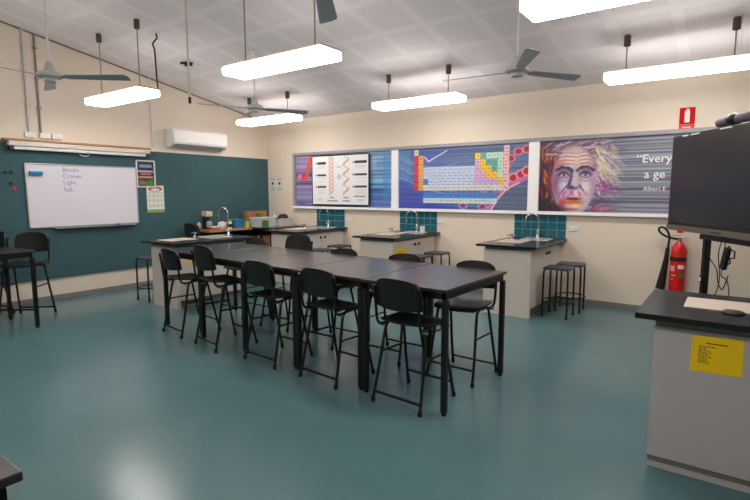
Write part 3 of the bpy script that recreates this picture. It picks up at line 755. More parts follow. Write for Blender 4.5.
hp = [(-0.02, 0, 0.72), (-0.09, -0.01, 0.73), (-0.17, -0.02, 0.76), (-0.23, -0.02, 0.81), (-0.235, -0.02, 0.855), (-0.19, -0.02, 0.865), (-0.14, -0.02, 0.82), (-0.115, -0.02, 0.74), (-0.12, -0.02, 0.64), (-0.125, -0.02, 0.58)]
MB().tube(sm(hp, 4), 0.014, 10).build('hose', m_foot, r)
MB().tube([(-0.125, -0.02, 0.60), (-0.135, -0.02, 0.45), (-0.165, -0.02, 0.20), (-0.185, -0.02, 0.06)], [0.022, 0.030, 0.046, 0.056], 16).build('horn', m_foot, r)
MB().box((-0.03, 0.08, 0.35), (0.03, 0.115, 0.60), 0.004).build('wall_bracket', m_dark, r)
MB().box((-0.035, -0.005, 0.80), (0.035, 0.004, 0.86), 0.0).build('inspection_tag', m_red, r)

# ================================================================== WALL BENCHES
def tap(label, x, y, z, rot=0.0, h=0.36):
    r = thing('gooseneck_tap', label, 'tap', (x, y, z), rot, group='gooseneck taps on the benches')
    MB().lathe([(0.03, 0), (0.03, 0.02), (0.018, 0.035), (0.016, 0.12), (0.013, 0.13)], seg=16).build('column', m_chrome, r)
    pts = [(0, 0, 0.12), (0, 0, h - 0.10)] + [(-0.09 + 0.09 * math.cos(a), 0, h - 0.09 + 0.09 * math.sin(a)) for a in np.linspace(0.1, PI, 10)] + [(-0.18, 0, h - 0.15)]
    MB().tube(pts, 0.011, 10).build('spout', m_chrome, r)
    MB().lathe([(0.009, -0.06), (0.012, -0.03), (0.014, 0.0)], (-0.18, 0, h - 0.14), 12).build('nozzle', m_chrome, r)
    for s in (-1, 1):
        MB().tube([(0, 0, 0.085), (0, s * 0.06, 0.085)], 0.011, 10).build('valve', m_chrome, r)
        MB().tube([(0, s * 0.06, 0.085), (0, s * 0.085, 0.085)], 0.02, 8).build('handle', m_alu, r)
def bench(x0, x1, y0, y1, cx0, cx1, cy0, cy1, label, door=True, name='lab_bench'):
    r = thing(name, label, 'bench', (0, 0, 0))
    MB().box((x0, y0, 0.91), (x1, y1, 0.94), 0.004).build('worktop', m_top, r)
    b = MB(); b.box((cx0, cy0 + 0.05, 0.0), (cx1 - 0.07, cy1, 0.11)); b.box((cx0, cy0, 0.0), (cx1, cy0 + 0.05, 0.87)); b.box((cx0 + 0.01, cy0 + 0.01, 0.87), (cx1 - 0.01, cy1 - 0.005, 0.91), 0, 1)
    b.box((cx0, cy0 + 0.05, 0.11), (cx1 - 0.02, cy1, 0.87)); b.box((cx1 - 0.07, cy0 + 0.05, 0.0), (cx1 - 0.055, cy1, 0.11), 0, 1)
    b.build('carcass', [m_cab, m_filler], r)
    if door:
        ym = (cy0 + 0.05 + cy1) / 2
        for s, (ya, yb) in enumerate(((cy0 + 0.055, ym - 0.002), (ym + 0.002, cy1 - 0.01))):
            d = MB().box((cx1 - 0.02, ya, 0.115), (cx1, yb, 0.865), 0.002).build('door', m_cab, r)
            yk = ym + (-0.06 if s == 0 else 0.06)
            MB().tube([(cx1, yk, 0.79), (cx1 + 0.012, yk, 0.79), (cx1 + 0.014, yk, 0.79), (cx1 + 0.026, yk, 0.79)], [0.010, 0.010, 0.024, 0.020], 16).build('knob', m_dark, d)
    return r
def sink(label, x0, y0, x1, y1, z=0.94):
    r = thing('sink', label, 'sink', ((x0 + x1) / 2, (y0 + y1) / 2, z), group='sinks set in the benches')
    a, c = (x1 - x0) / 2, (y1 - y0) / 2
    b = MB(); zt = 0.006
    b.box((-a, -c, 0.0), (a, -c + 0.03, zt), 0.002); b.box((-a, c - 0.03, 0.0), (a, c, zt), 0.002); b.box((-a, -c + 0.03, 0.0), (-a + 0.03, c - 0.03, zt), 0.002); b.box((a - 0.03, -c + 0.03, 0.0), (a, c - 0.03, zt), 0.002)
    b.build('rim', m_white, r)
    MB().box((-a + 0.03, -c + 0.03, 0.0), (a - 0.03, c - 0.03, 0.002)).build('bowl', pbr('sink_grey', (120, 122, 124), 0.3), r)
    MB().cyl((0, 0, 0.002), 0.022, 0.002, 14).build('drain', m_chrome, r)
m_mat = pbr('beige_board', (196, 182, 168), 0.45, var=0.03)
def benchmat(x0, y0, x1, y1, label, rot=0):
    tag(MB().box((-(x1 - x0) / 2, -(y1 - y0) / 2, 0), ((x1 - x0) / 2, (y1 - y0) / 2, 0.006), 0.002).build('bench_mat', m_mat, None, ((x0 + x1) / 2, (y0 + y1) / 2, 0.94), rot), label, 'mat')
def gastap(x, y, label, z=0.94):
    r = thing('gas_tap', label, 'gas tap', (x, y, z), group='small bench gas taps')
    MB().lathe([(0.028, 0), (0.026, 0.012), (0.012, 0.02), (0.012, 0.05), (0.02, 0.055), (0.018, 0.08)], seg=14).build('body', m_chrome, r)
    MB().tube([(0, 0, 0.06), (-0.05, 0, 0.065), (-0.08, 0, 0.05)], [0.010, 0.008, 0.007], 8).build('nozzle', m_chrome, r)
    MB().tube([(0, 0, 0.06), (0.04, 0, 0.065)], 0.008, 8).build('lever', m_white, r)
specs = [(-6.52, 'leftmost', 'under the helix chart', False), (-4.49, 'middle', 'under the periodic table poster', True), (-2.39, 'rightmost', 'under the portrait poster', True)]
for cx, pos, where, _ in specs:
    x0, x1 = cx - 0.395, cx + 0.41
    bench(x0, x1, 6.18, PY - 0.001, x0 + 0.08, x1 - 0.09, 6.27, PY - 0.015, '%s black-topped cream bench on the right-hand wall, %s' % (pos, where))
    benchmat(cx - 0.28, 6.52, cx + 0.08, 6.98, 'beige mat on the %s wall bench, %s' % (pos, where))
    sink('white-rimmed sink in the %s wall bench' % pos, cx - 0.12, 7.08, cx + 0.26, 7.42)
    tap('chrome gooseneck tap at the back of the %s wall bench' % pos, cx + 0.02, 7.46, 0.94, 0.35)
    gastap(cx - 0.22, 7.05, 'small chrome gas tap on the %s wall bench, beside the sink' % pos)
r = thing('beaker', 'small clear white beaker beside the tap on the middle wall bench', 'beaker', (-4.30, 7.36, 0.946))
MB().lathe([(0.04, 0), (0.042, 0.01), (0.042, 0.09), (0.047, 0.10)], seg=18).build('cup', m_paper, r)
def yellow_label(x, y0, y1, z0, z1, label):
    r = thing('yellow_notice', label, 'sign', (x + 0.0005, (y0 + y1) / 2, z0), group='yellow notices on the benches')
    h = (y1 - y0) / 2
    MB().box((0.0, -h, 0), (0.003, h, z1 - z0)).build('card', m_yellow, r)
    b = MB()
    for k in range(4): b.box((0.003, -h * 0.5, (z1 - z0) * (0.3 + k * 0.13)), (0.0035, h * (0.2 + 0.15 * (k % 2)), (z1 - z0) * (0.33 + k * 0.13)))
    b.build('printed_lines', m_ink, r)
yellow_label(-6.52 + 0.32, 6.42, 6.60, 0.60, 0.82, 'yellow notice on the side of the leftmost wall bench')
yellow_label(-4.49 + 0.32, 6.34, 6.62, 0.58, 0.76, 'yellow notice on the side of the middle wall bench')

# island bench at the left
bench(-6.88, -6.04, 3.83, 5.22, -6.80, -6.20, 3.93, 5.16, 'free-standing cream bench with black worktop, left of the table row')
benchmat(-6.72, 3.98, -6.38, 4.42, 'beige mat on the free-standing bench left of the tables')
sink('white-rimmed sink in the free-standing bench left of the tables', -6.68, 4.62, -6.30, 4.98)
tap('tall chrome gooseneck tap on the free-standing bench, against the teal board', -6.50, 5.06, 0.94, 0.25, 0.44)
gastap(-6.72, 4.60, 'small chrome gas tap on the free-standing bench')
yellow_label(-6.20, 4.12, 4.34, 0.64, 0.76, 'yellow notice on the side of the free-standing bench')
r = thing('yellow_sheet', 'yellow notice', 'sign')
bpy.data.objects.remove(r)

# foreground bench at the right
r = thing('teacher_bench', 'big grey bench with a black worktop in the right foreground, yellow notice on it', 'bench', (0, 0, 0))
MB().box((-0.43, 3.16, 0.905), (1.75, 4.02, 0.94), 0.004).build('worktop', m_top, r)
b = MB(); b.box((-0.33, 3.25, 0.0), (1.68, 3.95, 0.86), 0, 0); b.box((-0.335, 3.235, 0.075), (1.685, 3.25, 0.86), 0.002, 0); b.box((-0.33, 3.245, 0.86), (1.68, 3.95, 0.905), 0, 1); b.box((-0.332, 3.243, 0.045), (1.68, 3.25, 0.075), 0, 1)
b.build('carcass', [pbr('grey_cream_laminate', (192, 189, 193), 0.42, var=0.02), m_filler], r)
benchmat(-0.215, 3.47, 0.62, 3.80, 'long beige mat on the foreground bench at the right')
r = thing('worktop_grommet', 'black round puck at the edge of the mat on the foreground bench', 'puck', (0.03, 3.44, 0.9405))
MB().lathe([(0.055, 0), (0.056, 0.008), (0.045, 0.016), (0.02, 0.02)], seg=24).build('cap', m_dark, r)
r = thing('safety_notice', 'yellow laminated notice with black print on the front of the foreground bench', 'sign', (-0.15, 3.2345, 0.63))
MB().prism([(0.0, 0.0), (0.238, 0.012), (0.236, 0.212), (0.003, 0.205)], lambda u, v, q: (u, q, v), -0.0015, 0).build('card', m_yellow, r)
b = MB(); b.box((0.068, -0.002, 0.167), (0.168, -0.0014, 0.173))
rg = random.Random(5)
for k in range(9):
    xx = 0.035
    n_ = rg.choice((2, 3, 3, 4)) if k else 4
    for _ in range(n_):
        w_ = rg.uniform(0.008, 0.02); b.box((xx, -0.002, 0.148 - k * 0.0115), (xx + w_, -0.0014, 0.1525 - k * 0.0115)); xx += w_ + 0.003
b.build('printed_lines', m_ink, r)

# ================================================================== INTERACTIVE SCREEN ON STAND
TA = math.atan2(-0.84, 0.544)
TP = (-0.60, 6.38, 0)
r = thing('display_screen', 'large switched-off flat display with a silver lower bezel at the right', 'screen', (TP[0], TP[1], 1.216), TA)
TW = 1.78
MB().box((0, 0.0, 0.0), (TW, 0.075, 1.0), 0.008).build('casing', m_black, r)
MB().box((0.03, -0.004, 0.085), (TW - 0.03, 0.001, 0.975), 0.001).build('glass', pbr('screen_glass', (22, 24, 30), 0.24, var=0.05, spec=0.6), r)
MB().box((0.0, -0.012, 0.0), (TW, 0.0, 0.055), 0.004).build('lower_bezel', pbr('silver_bezel', (128, 118, 112), 0.35, 0.6), r)
MB().box((0.80, -0.0135, 0.022), (0.95, -0.012, 0.032), 0.0).build('badge', m_dark, r)
b = MB()
for a0, a1 in ((0.18, 0.29), (0.33, 0.48), (0.80, 0.97)): b.box((a0, -0.0015, 0.981), (a1, 0.0, 0.995))
b.build('stickers', m_white, r)
r = thing('conference_bar', 'grey conference camera bar sitting on top of the display', 'webcam', (TP[0], TP[1], 2.2165), TA)
b = MB(); b.tube([(0.70, 0.04, 0.05), (0.72, 0.04, 0.05), (0.86, 0.04, 0.05), (0.88, 0.04, 0.05)], [0.03, 0.042, 0.042, 0.034], 14)
b.tube([(0.98, 0.04, 0.055), (1.24, 0.04, 0.055), (1.26, 0.04, 0.055)], [0.042, 0.042, 0.03], 14); b.build('speaker_body', pbr('grey_fabric', (95, 88, 98), 0.7), r)
MB().tube([(0.86, 0.035, 0.055), (0.90, 0.035, 0.058), (0.94, 0.035, 0.058), (0.985, 0.035, 0.055)], [0.036, 0.056, 0.056, 0.036], 16).build('camera_housing', m_black, r)
MB().box((0.84, 0.0, 0.0), (1.0, 0.07, 0.012), 0.003).build('mount', m_dark, r)
r = thing('screen_stand', 'black steel trolley stand carrying the large display', 'stand', (TP[0], TP[1], 0), TA)
for x in (0.55, 1.34): MB().box((x - 0.023, 0.08, 0.09), (x + 0.023, 0.14, 1.9), 0.004).build('post', m_black, r)
MB().box((0.47, 0.078, 1.15), (1.46, 0.145, 1.20), 0.004).build('crossbar', m_black, r)
MB().box((0.5, 0.078, 0.16), (1.39, 0.14, 0.22), 0.004).build('lower_crossbar', m_black, r)
for x in (0.55, 1.34):
    MB().box((x - 0.03, -0.25, 0.06), (x + 0.03, 0.45, 0.11), 0.006).build('foot', m_black, r)
    for yy in (-0.22, 0.42):
        MB().tube([(x - 0.015, yy, 0.03), (x + 0.015, yy, 0.03)], 0.03, 16).build('castor', m_foot, r)
b = MB(); b.box((0.525, 0.066, 0.72), (0.575, 0.08, 0.78), 0.002, 0); b.box((0.535, 0.064, 0.73), (0.565, 0.066, 0.77), 0, 1)
b.build('control_box', [m_dark, m_paper], r)
MB().tube([(0.55, 0.03, 0.56), (0.55, 0.085, 0.56)], 0.018, 12).build('clamp_knob', m_dark, r)
r = thing('power_adapter', 'black power adapter hanging in its cable below the display', 'power adapter', (TP[0] - 0.03, TP[1] + 0.045, 0.05), TA)
MB().box((0.98, 0.02, 0.86), (1.04, 0.06, 1.07), 0.01, M=Matrix.Translation((1.0, 0, 0.95)) @ Matrix.Rotation(0.25, 4, 'Y') @ Matrix.Translation((-1.0, 0, -0.95))).build('brick', m_dark, r)
MB().tube([(1.03, 0.05, 1.08), (1.07, 0.05, 1.05), (1.12, 0.05, 1.04), (1.12, 0.05, 0.98), (1.06, 0.05, 0.97), (1.07, 0.05, 0.93), (1.02, 0.05, 0.90)], 0.007, 8).build('coiled_cord', m_dark, r)
r = thing('hanging_cable', 'thin dark cables looping down under the display beside the stand post', 'cable', (TP[0], TP[1], 0), TA)
MB().tube(sm([(0.60, 0.10, 1.14), (0.70, 0.05, 1.00), (0.84, 0.04, 0.90), (0.88, 0.04, 0.78), (0.95, 0.04, 0.72), (1.0, 0.05, 0.86)]), 0.005, 6).build('lead', m_dark, r)
MB().tube(sm([(0.88, 0.06, 1.21), (0.84, 0.05, 1.05), (0.88, 0.05, 0.80), (0.82, 0.05, 0.62), (0.72, 0.05, 0.50), (0.58, 0.06, 0.50)]), 0.005, 6).build('lead', m_dark, r)
MB().tube(sm([(0.90, 0.06, 1.21), (0.93, 0.05, 1.02), (0.90, 0.05, 0.85), (1.0, 0.05, 0.80), (1.06, 0.05, 0.55), (1.12, 0.05, 0.30), (1.2, 0.02, 0.113)]), 0.005, 6).build('lead', m_dark, r)

# ================================================================== TABLES
m_tt = pbr('charcoal_table_laminate', (48, 44, 47), 0.25, var=0.10, scale=14)
def make_table(w_=0.775, d_=1.08):
    r = thing('high_table', '', 'table')
    MB().box((-w_ / 2, -d_ / 2, 0.915), (w_ / 2, d_ / 2, 0.94), 0.004).build('tabletop', m_tt, r)
    b = MB(); a, c = w_ / 2 - 0.02, d_ / 2 - 0.03
    b.box((-a, -c, 0.86), (a, -c + 0.03, 0.9145), 0.002); b.box((-a, c - 0.03, 0.86), (a, c, 0.9145), 0.002); b.box((-a, -c, 0.86), (-a + 0.03, c, 0.9145), 0.002); b.box((a - 0.03, -c, 0.86), (a, c, 0.9145), 0.002)
    b.build('apron', m_black, r)
    for sx in (-1, 1):
        for sy in (-1, 1):
            x, y = sx * (w_ / 2 - 0.024), sy * (d_ / 2 - 0.035)
            l = MB().box((x - 0.0205, y - 0.0205, 0.02), (x + 0.0205, y + 0.0205, 0.8595), 0.004).build('leg', m_black, r)
            MB().cyl((x, y, 0), 0.018, 0.02, 12).build('foot_cap', m_foot, l)
    return r
tp = make_table()
TT = [(-1.985, 3.65, 'rightmost table of the row, its free end towards the foreground bench'), (-2.775, 3.69, 'second high black table from the right end of the row'),
      (-3.56, 3.73, 'middle high black table of the row of five'), (-4.345, 3.79, 'second high black table from the left end of the row'),
      (-5.18, 3.87, 'leftmost high black table of the row, touching the free-standing bench end')]
first = True
for x, y, lab in TT:
    o = place(tp, first, (x, y, 0), math.radians(-1.6), lab if lab.startswith(('second', 'middle', 'left')) else 'high black ' + lab); first = False
    o['group'] = 'high black tables pushed together'
MB().box((0.3, 0.50, 0.9142), (0.3895, 0.5425, 0.9416), 0.002).build('worn_corner', pbr('worn_tan_edge', (150, 118, 92), 0.5), tp)['label'] = 'tan worn corner of the tabletop'
o = place(tp, False, (-7.11, 1.89, 0), math.radians(3), 'high black table at the left edge of the picture by the green board'); o['group'] = 'high black tables pushed together'
for k in list(kids(o)):
    if k.name.startswith('worn'): bpy.data.objects.remove(k)
o['group'] = 'other high black tables'
# near table corner bottom left
o = place(tp, False, (-1.78, 0.0, 0), math.radians(0), 'high black table of which only a corner shows at the bottom left'); o['group'] = 'other high black tables'
o.location = (-1.785, -0.10, 0)
for k in list(kids(o)):
    if k.name.startswith('worn'): bpy.data.objects.remove(k)

# ================================================================== CHAIRS
def make_chair():
    r = thing('high_chair', '', 'chair')
    hw, hd = 0.222, 0.238
    for s in (-1, 1):
        def arc(t_):   # inverted U seen from the side; t in -1..1
            return None
        top = 0.632
        rear = [(s * hw, -hd, 0.012), (s * (hw - 0.012), -hd + 0.055, 0.25), (s * (hw - 0.03), -0.125, 0.54), (s * (hw - 0.034), -0.105, 0.598), (s * (hw - 0.035), -0.07, top - 0.008), (s * (hw - 0.035), -0.02, top), (s * (hw - 0.035), 0.0, top)]
        front = [(x, -y + 0.0, z) for x, y, z in rear]
        for nm, pts in (('leg', rear), ('leg', front)):
            l = MB().tube(sm(pts, 4), 0.0125, 10).build(nm, m_black, r)
            p = pts[0]
            MB().lathe([(0.015, 0.0), (0.017, 0.004), (0.016, 0.035), (0.013, 0.04)], (p[0], p[1], 0), 12).build('foot_cap', m_foot, l)
        MB().tube([(s * (hw - 0.018), -0.165, 0.385), (s * (hw - 0.018), 0.165, 0.385)], 0.009, 8).build('side_bar', m_black, r)
        up = [(s * 0.165, 0.15, 0.622), (s * 0.175, 0.0, 0.618), (s * 0.19, -0.14, 0.612), (s * 0.198, -0.19, 0.625), (s * 0.20, -0.215, 0.67), (s * 0.20, -0.232, 0.80), (s * 0.198, -0.252, 0.93)]
        MB().tube(sm(up, 5), 0.0115, 10).build('back_upright', m_black, r)
        MB().tube([(s * (hw + 0.0), -0.145, 0.60), (s * (hw - 0.04), -0.145, 0.60)], 0.012, 10).build('pivot_bolt', m_alu, r)
    MB().tube([(-hw + 0.003, -hd + 0.018, 0.075), (hw - 0.003, -hd + 0.018, 0.075)], 0.011, 8).build('rear_stretcher', m_black, r)
    MB().tube([(-hw + 0.006, hd - 0.03, 0.13), (hw - 0.006, hd - 0.03, 0.13)], 0.011, 8).build('foot_rail', m_black, r)
    # contoured seat shell
    def seat(u, v):
        a, b_ = u * 2 - 1, v * 2 - 1
        # superellipse mapping for rounded corners
        k = 1 - 0.10 * (a * a * b_ * b_)
        x, y = a * 0.212 * k, b_ * 0.205 * k
        z = 0.655 - 0.014 * (1 - a * a) * (1 - b_ * b_ * 0.4) + 0.010 * (b_ < 0) * b_ * b_ - 0.022 * max(0, b_ - 0.55) ** 2 * 4
        return (x, y, z), (0, 0, 1)
    MB().sheet(12, 12, seat, 0.013).build('seat', m_plastic, r)
    def back(u, v):
        a = u * 2 - 1
        wtop = 0.213 * (1 - 0.06 * v ** 4)
        k = wtop * (1 - 0.10 * max(0, v - 0.72) * 3.0 * a * a)
        x = a * k
        zt = 1.0 - 0.036 * abs(a) ** 2.6
        zb = 0.755 + 0.018 * a * a
        z = zb + (zt - zb) * v
        y = -0.262 + 0.040 * a * a + (0.245 - (z - 0.755)) * 0.14
        return (x, y, z), (0, 1, 0.12)
    MB().sheet(14, 8, back, 0.016).build('backrest', m_plastic, r)
    return r
cp = make_chair()
CH = [(-1.975, 3.27, -4, 'black high chair with its back to the viewer at the rightmost table of the row'),
      (-2.80, 3.31, -5, 'black high chair on the near side of the second table from the right end'),
      (-3.58, 3.34, -3, 'black high chair on the near side of the middle table of the row'),
      (-4.38, 3.33, -9, 'taller black high chair, second from the left on the near side of the table row'),
      (-5.13, 3.42, -7, 'black high chair on the near side of the leftmost table of the row'),
      (-1.905, 3.99, 178, 'black high chair facing the viewer across the rightmost table, its seat in view'),
      (-2.70, 4.06, 181, 'black high chair behind the second table from the right, only its top showing'),
      (-3.52, 4.07, 179, 'black high chair on the far side of the middle table, only its top showing'),
      (-5.30, 4.36, 181, 'black high chair behind the leftmost table, nearest the clutter desk'),
      (-4.40, 4.27, 182, 'taller black high chair on the far side, its whole backrest above the tables'),
      (-7.46, 2.56, 222, 'taller black high chair at the end of the table at the left picture edge'),
      (-8.03, 2.26, 188, 'taller black high chair between the left edge table and the green board')]
first = True
for x, y, a, lab in CH:
    o = place(cp, first, (x, y, 0), math.radians(a), lab); first = False
    o.scale.z = 1.1 if 'taller' in lab else 1.0
    o['group'] = 'black high chairs'

# ================================================================== STOOLS
def make_stool():
    r = thing('lab_stool', '', 'stool')
    MB().prism(rrect(0.345, 0.345, 0.05), lambda u, v, q: (u - 0.1725, v - 0.1725, q), 0.625, 0.645).build('seat', m_blueseat, r)
    MB().prism(rrect(0.325, 0.325, 0.045), lambda u, v, q: (u - 0.1625, v - 0.1625, q), 0.6452, 0.652).build('seat_pad', m_blueseat, r)
    for sx in (-1, 1):
        for sy in (-1, 1):
            l = MB().tube([(sx * 0.155, sy * 0.155, 0.01), (sx * 0.152, sy * 0.152, 0.56), (sx * 0.15, sy * 0.15, 0.605), (sx * 0.135, sy * 0.135, 0.624)], 0.0125, 10).build('leg', m_black, r)
            MB().cyl((sx * 0.155, sy * 0.155, 0), 0.016, 0.03, 12).build('foot_cap', m_foot, l)
    b = MB(); 
    b.tube([(0.195 * math.cos(a), 0.195 * math.sin(a), 0.20) for a in np.linspace(0, 2 * PI, 32, endpoint=False)], 0.009, 8, closed=True)
    b.build('foot_ring', m_black, r)
    return r
sp = make_stool()
ST = [(-1.82, 6.66, 0, 'blue-grey square stool beside the rightmost wall bench, nearer of the two'), (-1.78, 7.09, 4, 'blue-grey square stool beside the rightmost wall bench, farther of the two'),
      (-3.93, 6.62, 3, 'blue-grey square stool beside the middle wall bench, nearer of the two'), (-3.90, 7.15, 2, 'blue-grey square stool beside the middle wall bench, farther of the two'),
      (-5.75, 6.40, 2, 'blue-grey square stool beside the leftmost wall bench, nearer of the two'), (-5.88, 7.05, 0, 'blue-grey square stool beside the leftmost wall bench, farther of the two'),
      (-7.14, 4.12, 0, 'blue-grey square stool left of the free-standing bench, against the pinboard')]
first = True
for x, y, a, lab in ST:
    o = place(sp, first, (x, y, 0), math.radians(a), lab); first = False
    o['group'] = 'blue-grey square stools'

# ================================================================== CORNER DESK AND CLUTTER
r = thing('corner_desk', 'dark desk with a tan top against the pinboard in the far corner, covered in clutter', 'desk', (0, 0, 0))
MB().box((BX + 0.002, 5.62, 0.89), (-7.74, 6.60, 0.93), 0.003).build('desktop', m_wood, r)
b = MB()
b.box((BX + 0.002, 6.00, 0.0), (-7.80, 6.03, 0.8895)); b.box((BX + 0.002, 6.55, 0.0), (-7.80, 6.58, 0.8895)); b.box((BX + 0.002, 6.03, 0.0), (BX + 0.02, 6.55, 0.8895))
b.build('frame', m_dark, r)
r = thing('utility_table', 'black-topped trolley table in the room corner beside the tan desk', 'table', (0, 0, 0))
MB().box((BX + 0.002, 6.62, 0.905), (-7.20, PY - 0.02, 0.935), 0.004).build('tabletop', m_tt, r)
for x, y in ((-8.24, 6.66), (-7.26, 6.66), (-8.24, 7.5), (-7.26, 7.5), (-7.55, 6.66)):
    MB().box((x - 0.02, y - 0.02, 0), (x + 0.02, y + 0.02, 0.9045), 0.003).build('leg', m_black, r)
MB().box((-8.22, 6.70, 0.40), (-7.28, 7.48, 0.42), 0.003).build('lower_shelf', m_dark, r)
m_card = pbr('brown_cardboard', (170, 118, 78), 0.7, var=0.2, scale=18)
def crate(name, label, cat, loc, size, mat, rot=0, lid=None, wall=0.006, band=None):
    r = thing(name, label, cat, loc, rot)
    a, c, h = size[0] / 2, size[1] / 2, size[2]
    b = MB(); b.box((-a, -c, 0), (a, c, wall)); b.box((-a, -c, wall), (a, -c + wall, h)); b.box((-a, c - wall, wall), (a, c, h)); b.box((-a, -c + wall, wall), (-a + wall, c - wall, h)); b.box((a - wall, -c + wall, wall), (a, c - wall, h))
    b.build('body', mat, r)
    if lid: MB().box((-a - 0.006, -c - 0.006, h), (a + 0.006, c + 0.006, h + 0.015), 0.004).build('lid', lid, r)
    if band: MB().box((a, -c * 0.8, h * 0.25), (a + 0.001, c * 0.8, h * 0.7)).build('printed_band', band, r)
    return r
Z1, Z2 = 0.931, 0.936
crate('cardboard_box', 'brown cardboard box standing at the back of the corner table behind the tub', 'box', (-8.12, 7.02, Z2), (0.12, 0.52, 0.30), m_card)
crate('storage_tub', 'translucent white plastic tub on the corner table', 'tub', (-7.72, 6.87, Z2), (0.30, 0.42, 0.17), pbr('translucent_tub', (196, 200, 214), 0.35), lid=pbr('clear_lid', (214, 218, 226), 0.3))
crate('storage_tub', 'blue plastic box at the left end of the corner table items', 'tub', (-7.93, 6.36, Z1), (0.22, 0.24, 0.15), pbr('blue_tub', (40, 110, 165), 0.4), lid=pbr('blue_lid', (60, 135, 190), 0.4))
for x, y, c_, lab in ((-7.82, 6.56 - 0.04, (215, 200, 60), 'yellow-green carton beside the blue box on the corner desk'),):
    crate('juice_carton', lab, 'carton', (x, y, Z1), (0.10, 0.07, 0.13), pbr('carton_yellow', c_, 0.5), lid=pbr('carton_green', (70, 130, 70), 0.5))
crate('juice_carton', 'green carton leaning at the tub on the corner table', 'carton', (-7.46, 6.70, Z2), (0.10, 0.08, 0.14), pbr('carton_green', (70, 130, 70), 0.5), lid=pbr('carton_yellow', (215, 200, 60), 0.5))
crate('white_box', 'long white box on the corner table beside the wall', 'box', (-7.66, 7.27, Z2), (0.44, 0.30, 0.14), pbr('white_card', (206, 198, 190), 0.6), lid=pbr('white_card', (206, 198, 190), 0.6))
crate('cardboard_box', 'brown cardboard box on the lower shelf of the corner table', 'box', (-7.56, 7.05, 0.4205), (0.42, 0.6, 0.34), m_card)
r = thing('potted_greenery', 'small tuft of green plastic leaves between the cardboard box and the tub', 'plant', (-7.93, 6.95, Z2))
MB().lathe([(0.03, 0), (0.038, 0.17)], seg=14).build('pot', m_dark, r)
b = MB(); rg = random.Random(9)
for k in range(26):
    a = rg.uniform(0, 2 * PI); R_ = rg.uniform(0.03, 0.12); z = rg.uniform(0.19, 0.30); ca, sa = math.cos(a), math.sin(a)
    b.sheet(2, 2, lambda u, v: ((R_ * u + 0.0) * ca - (v - .5) * 0.03 * sa, (R_ * u) * sa + (v - .5) * 0.03 * ca, 0.165 + (z - 0.165) * u + 0.0), (0, 0, 1), 0) if False else b.tube([(0, 0, 0.165), (R_ * ca * 0.5, R_ * sa * 0.5, (0.17 + z) / 2 + 0.02), (R_ * ca, R_ * sa, z)], [0.004, 0.014, 0.002], 5)
b.build('leaves', pbr('leaf_green', (70, 130, 50), 0.5), r)
r = thing('spray_bottle', 'small white bottle behind the white box on the corner table', 'bottle', (-7.98, 7.42, Z2))
MB().lathe([(0.04, 0), (0.042, 0.02), (0.042, 0.17), (0.015, 0.21), (0.015, 0.24)], seg=16).build('body', m_paper, r)
MB().lathe([(0.017, 0.24), (0.017, 0.265)], seg=12).build('cap', m_white, r)
r = thing('dark_cap', 'dark grey cloth cap lying on the white box in the corner', 'cap', (-7.56, 7.27, Z2 + 0.1555))
MB().lathe([(0.10, 0.0), (0.105, 0.02), (0.09, 0.06), (0.05, 0.085), (0.01, 0.09)], seg=20).build('crown', pbr('dark_cloth', (40, 40, 44), 0.8), r)
MB().box((-0.05, -0.18, 0.0), (0.06, -0.07, 0.012), 0.005).build('peak', pbr('dark_cloth', (40, 40, 44), 0.8), r)
# kettle / coffee maker / bags on the left half
r = thing('coffee_maker', 'black coffee maker with a cream top on the left of the corner desk', 'coffee maker', (-8.05, 5.80, Z1))
b = MB(); b.box((-0.09, -0.06, 0), (0.11, 0.06, 0.03), 0.01); b.box((-0.09, -0.055, 0.03), (-0.02, 0.055, 0.24), 0.01); b.build('body', m_plastic, r)
MB().box((-0.09, -0.07, 0.24), (0.07, 0.07, 0.34), 0.02).build('head', pbr('cream_plastic', (205, 195, 165), 0.45), r)
MB().lathe([(0.045, 0.032), (0.06, 0.06), (0.055, 0.13), (0.04, 0.16)], (0.045, 0, 0), 16).build('jug', pbr('jug_glass', (150, 150, 150), 0.15), r)
def bag(label, loc, s, mat, seed):
    rg = random.Random(seed); b = MB()
    bmesh.ops.create_icosphere(b.bm, subdivisions=3, radius=1.0)
    for v in b.bm.verts:
        p = v.co.copy(); n = 1 + 0.12 * math.sin(p.x * 5 + seed) * math.sin(p.y * 6 + 1) + 0.08 * math.sin(p.z * 9 + seed)
        v.co = Vector((p.x * s[0] * n, p.y * s[1] * n, max(-0.85, p.z) * s[2] * n if p.z > -0.85 else -0.85 * s[2]))
    zmin = min(v.co.z for v in b.bm.verts)
    for v in b.bm.verts: v.co.z -= zmin
    for f in b.bm.faces: f.smooth = True
    return tag(b.build('plastic_bag', mat, None, loc), label, 'bag')
bag('crumpled white bag on the corner desk right of the coffee maker', (-7.86, 5.98, Z1), (0.07, 0.085, 0.08), pbr('bag_white', (215, 205, 205), 0.5), 2)
bag('crumpled cream bag at the left end of the corner desk', (-8.18, 5.70, Z1), (0.05, 0.045, 0.07), pbr('bag_cream', (200, 185, 160), 0.6), 5)
r = thing('canister', 'small green and white canister with a black band on the corner desk', 'canister', (-7.86, 6.15, Z1))
MB().lathe([(0.05, 0), (0.052, 0.01), (0.052, 0.13), (0.045, 0.14)], seg=18).build('body', pbr('canister_cream', (214, 214, 196), 0.4), r)
MB().lathe([(0.053, 0.03), (0.0535, 0.032), (0.0535, 0.09), (0.053, 0.092)], seg=18).build('label_band', m_dark, r)
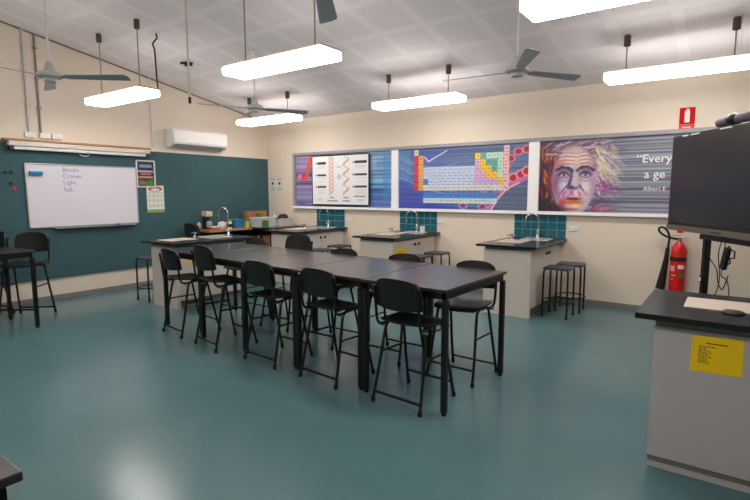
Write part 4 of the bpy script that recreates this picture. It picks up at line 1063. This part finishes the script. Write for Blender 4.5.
MB().lathe([(0.05, 0.14), (0.05, 0.165), (0.03, 0.17)], seg=18).build('lid', pbr('lid_green', (120, 165, 90), 0.4), r)
crate('paper_tray', 'low tan tray of papers on the front edge of the corner desk', 'tray', (-7.81, 5.77, Z1), (0.10, 0.13, 0.05), m_card, lid=m_paper)
# office chair at the left end of the desk
r = thing('office_chair', 'black rounded office chair pushed against the left end of the corner desk', 'chair', (-8.03, 5.66, 0), 0)
MB().sheet(10, 10, lambda u, v: (((u * 2 - 1) * 0.21 * (1 - 0.25 * max(0, v - 0.6)), -0.20 + 0.05 * (u * 2 - 1) ** 2 - 0.05 * v, 0.66 + 0.41 * v - 0.06 * abs(u * 2 - 1) ** 3 * v), (0, 1, 0.1)), 0.05).build('backrest', pbr('black_fabric', (16, 16, 18), 0.85), r)
MB().box((-0.22, -0.20, 0.45), (0.22, 0.22, 0.53), 0.03).build('seat', pbr('black_fabric', (16, 16, 18), 0.85), r)
MB().cyl((0, 0, 0.10), 0.028, 0.35, 14).build('gas_column', m_black, r)
MB().tube([(0, -0.02, 0.46), (0, -0.22, 0.46), (0, -0.27, 0.56), (0, -0.265, 0.70)], 0.018, 8).build('back_support', m_black, r)
for k in range(5):
    a = 2 * PI * k / 5
    l = MB().tube([(0.02 * math.cos(a), 0.02 * math.sin(a), 0.11), (0.26 * math.cos(a), 0.26 * math.sin(a), 0.07)], [0.024, 0.016], 8).build('base_arm', m_black, r)
    MB().lathe([(0.02, 0.0), (0.026, 0.012), (0.026, 0.045), (0.015, 0.06)], (0.26 * math.cos(a), 0.26 * math.sin(a), 0), 12).build('castor', m_foot, l)
# yellow cup on the left table
r = thing('yellow_tub', 'small yellow tub on the table at the left picture edge', 'tub', (-7.36, 2.10, 0.9405))
MB().lathe([(0.04, 0), (0.05, 0.09), (0.052, 0.095)], seg=18).build('body', pbr('pale_yellow', (215, 205, 120), 0.5), r)
MB().lathe([(0.053, 0.095), (0.053, 0.108), (0.04, 0.112)], seg=18).build('lid', m_yellow, r)
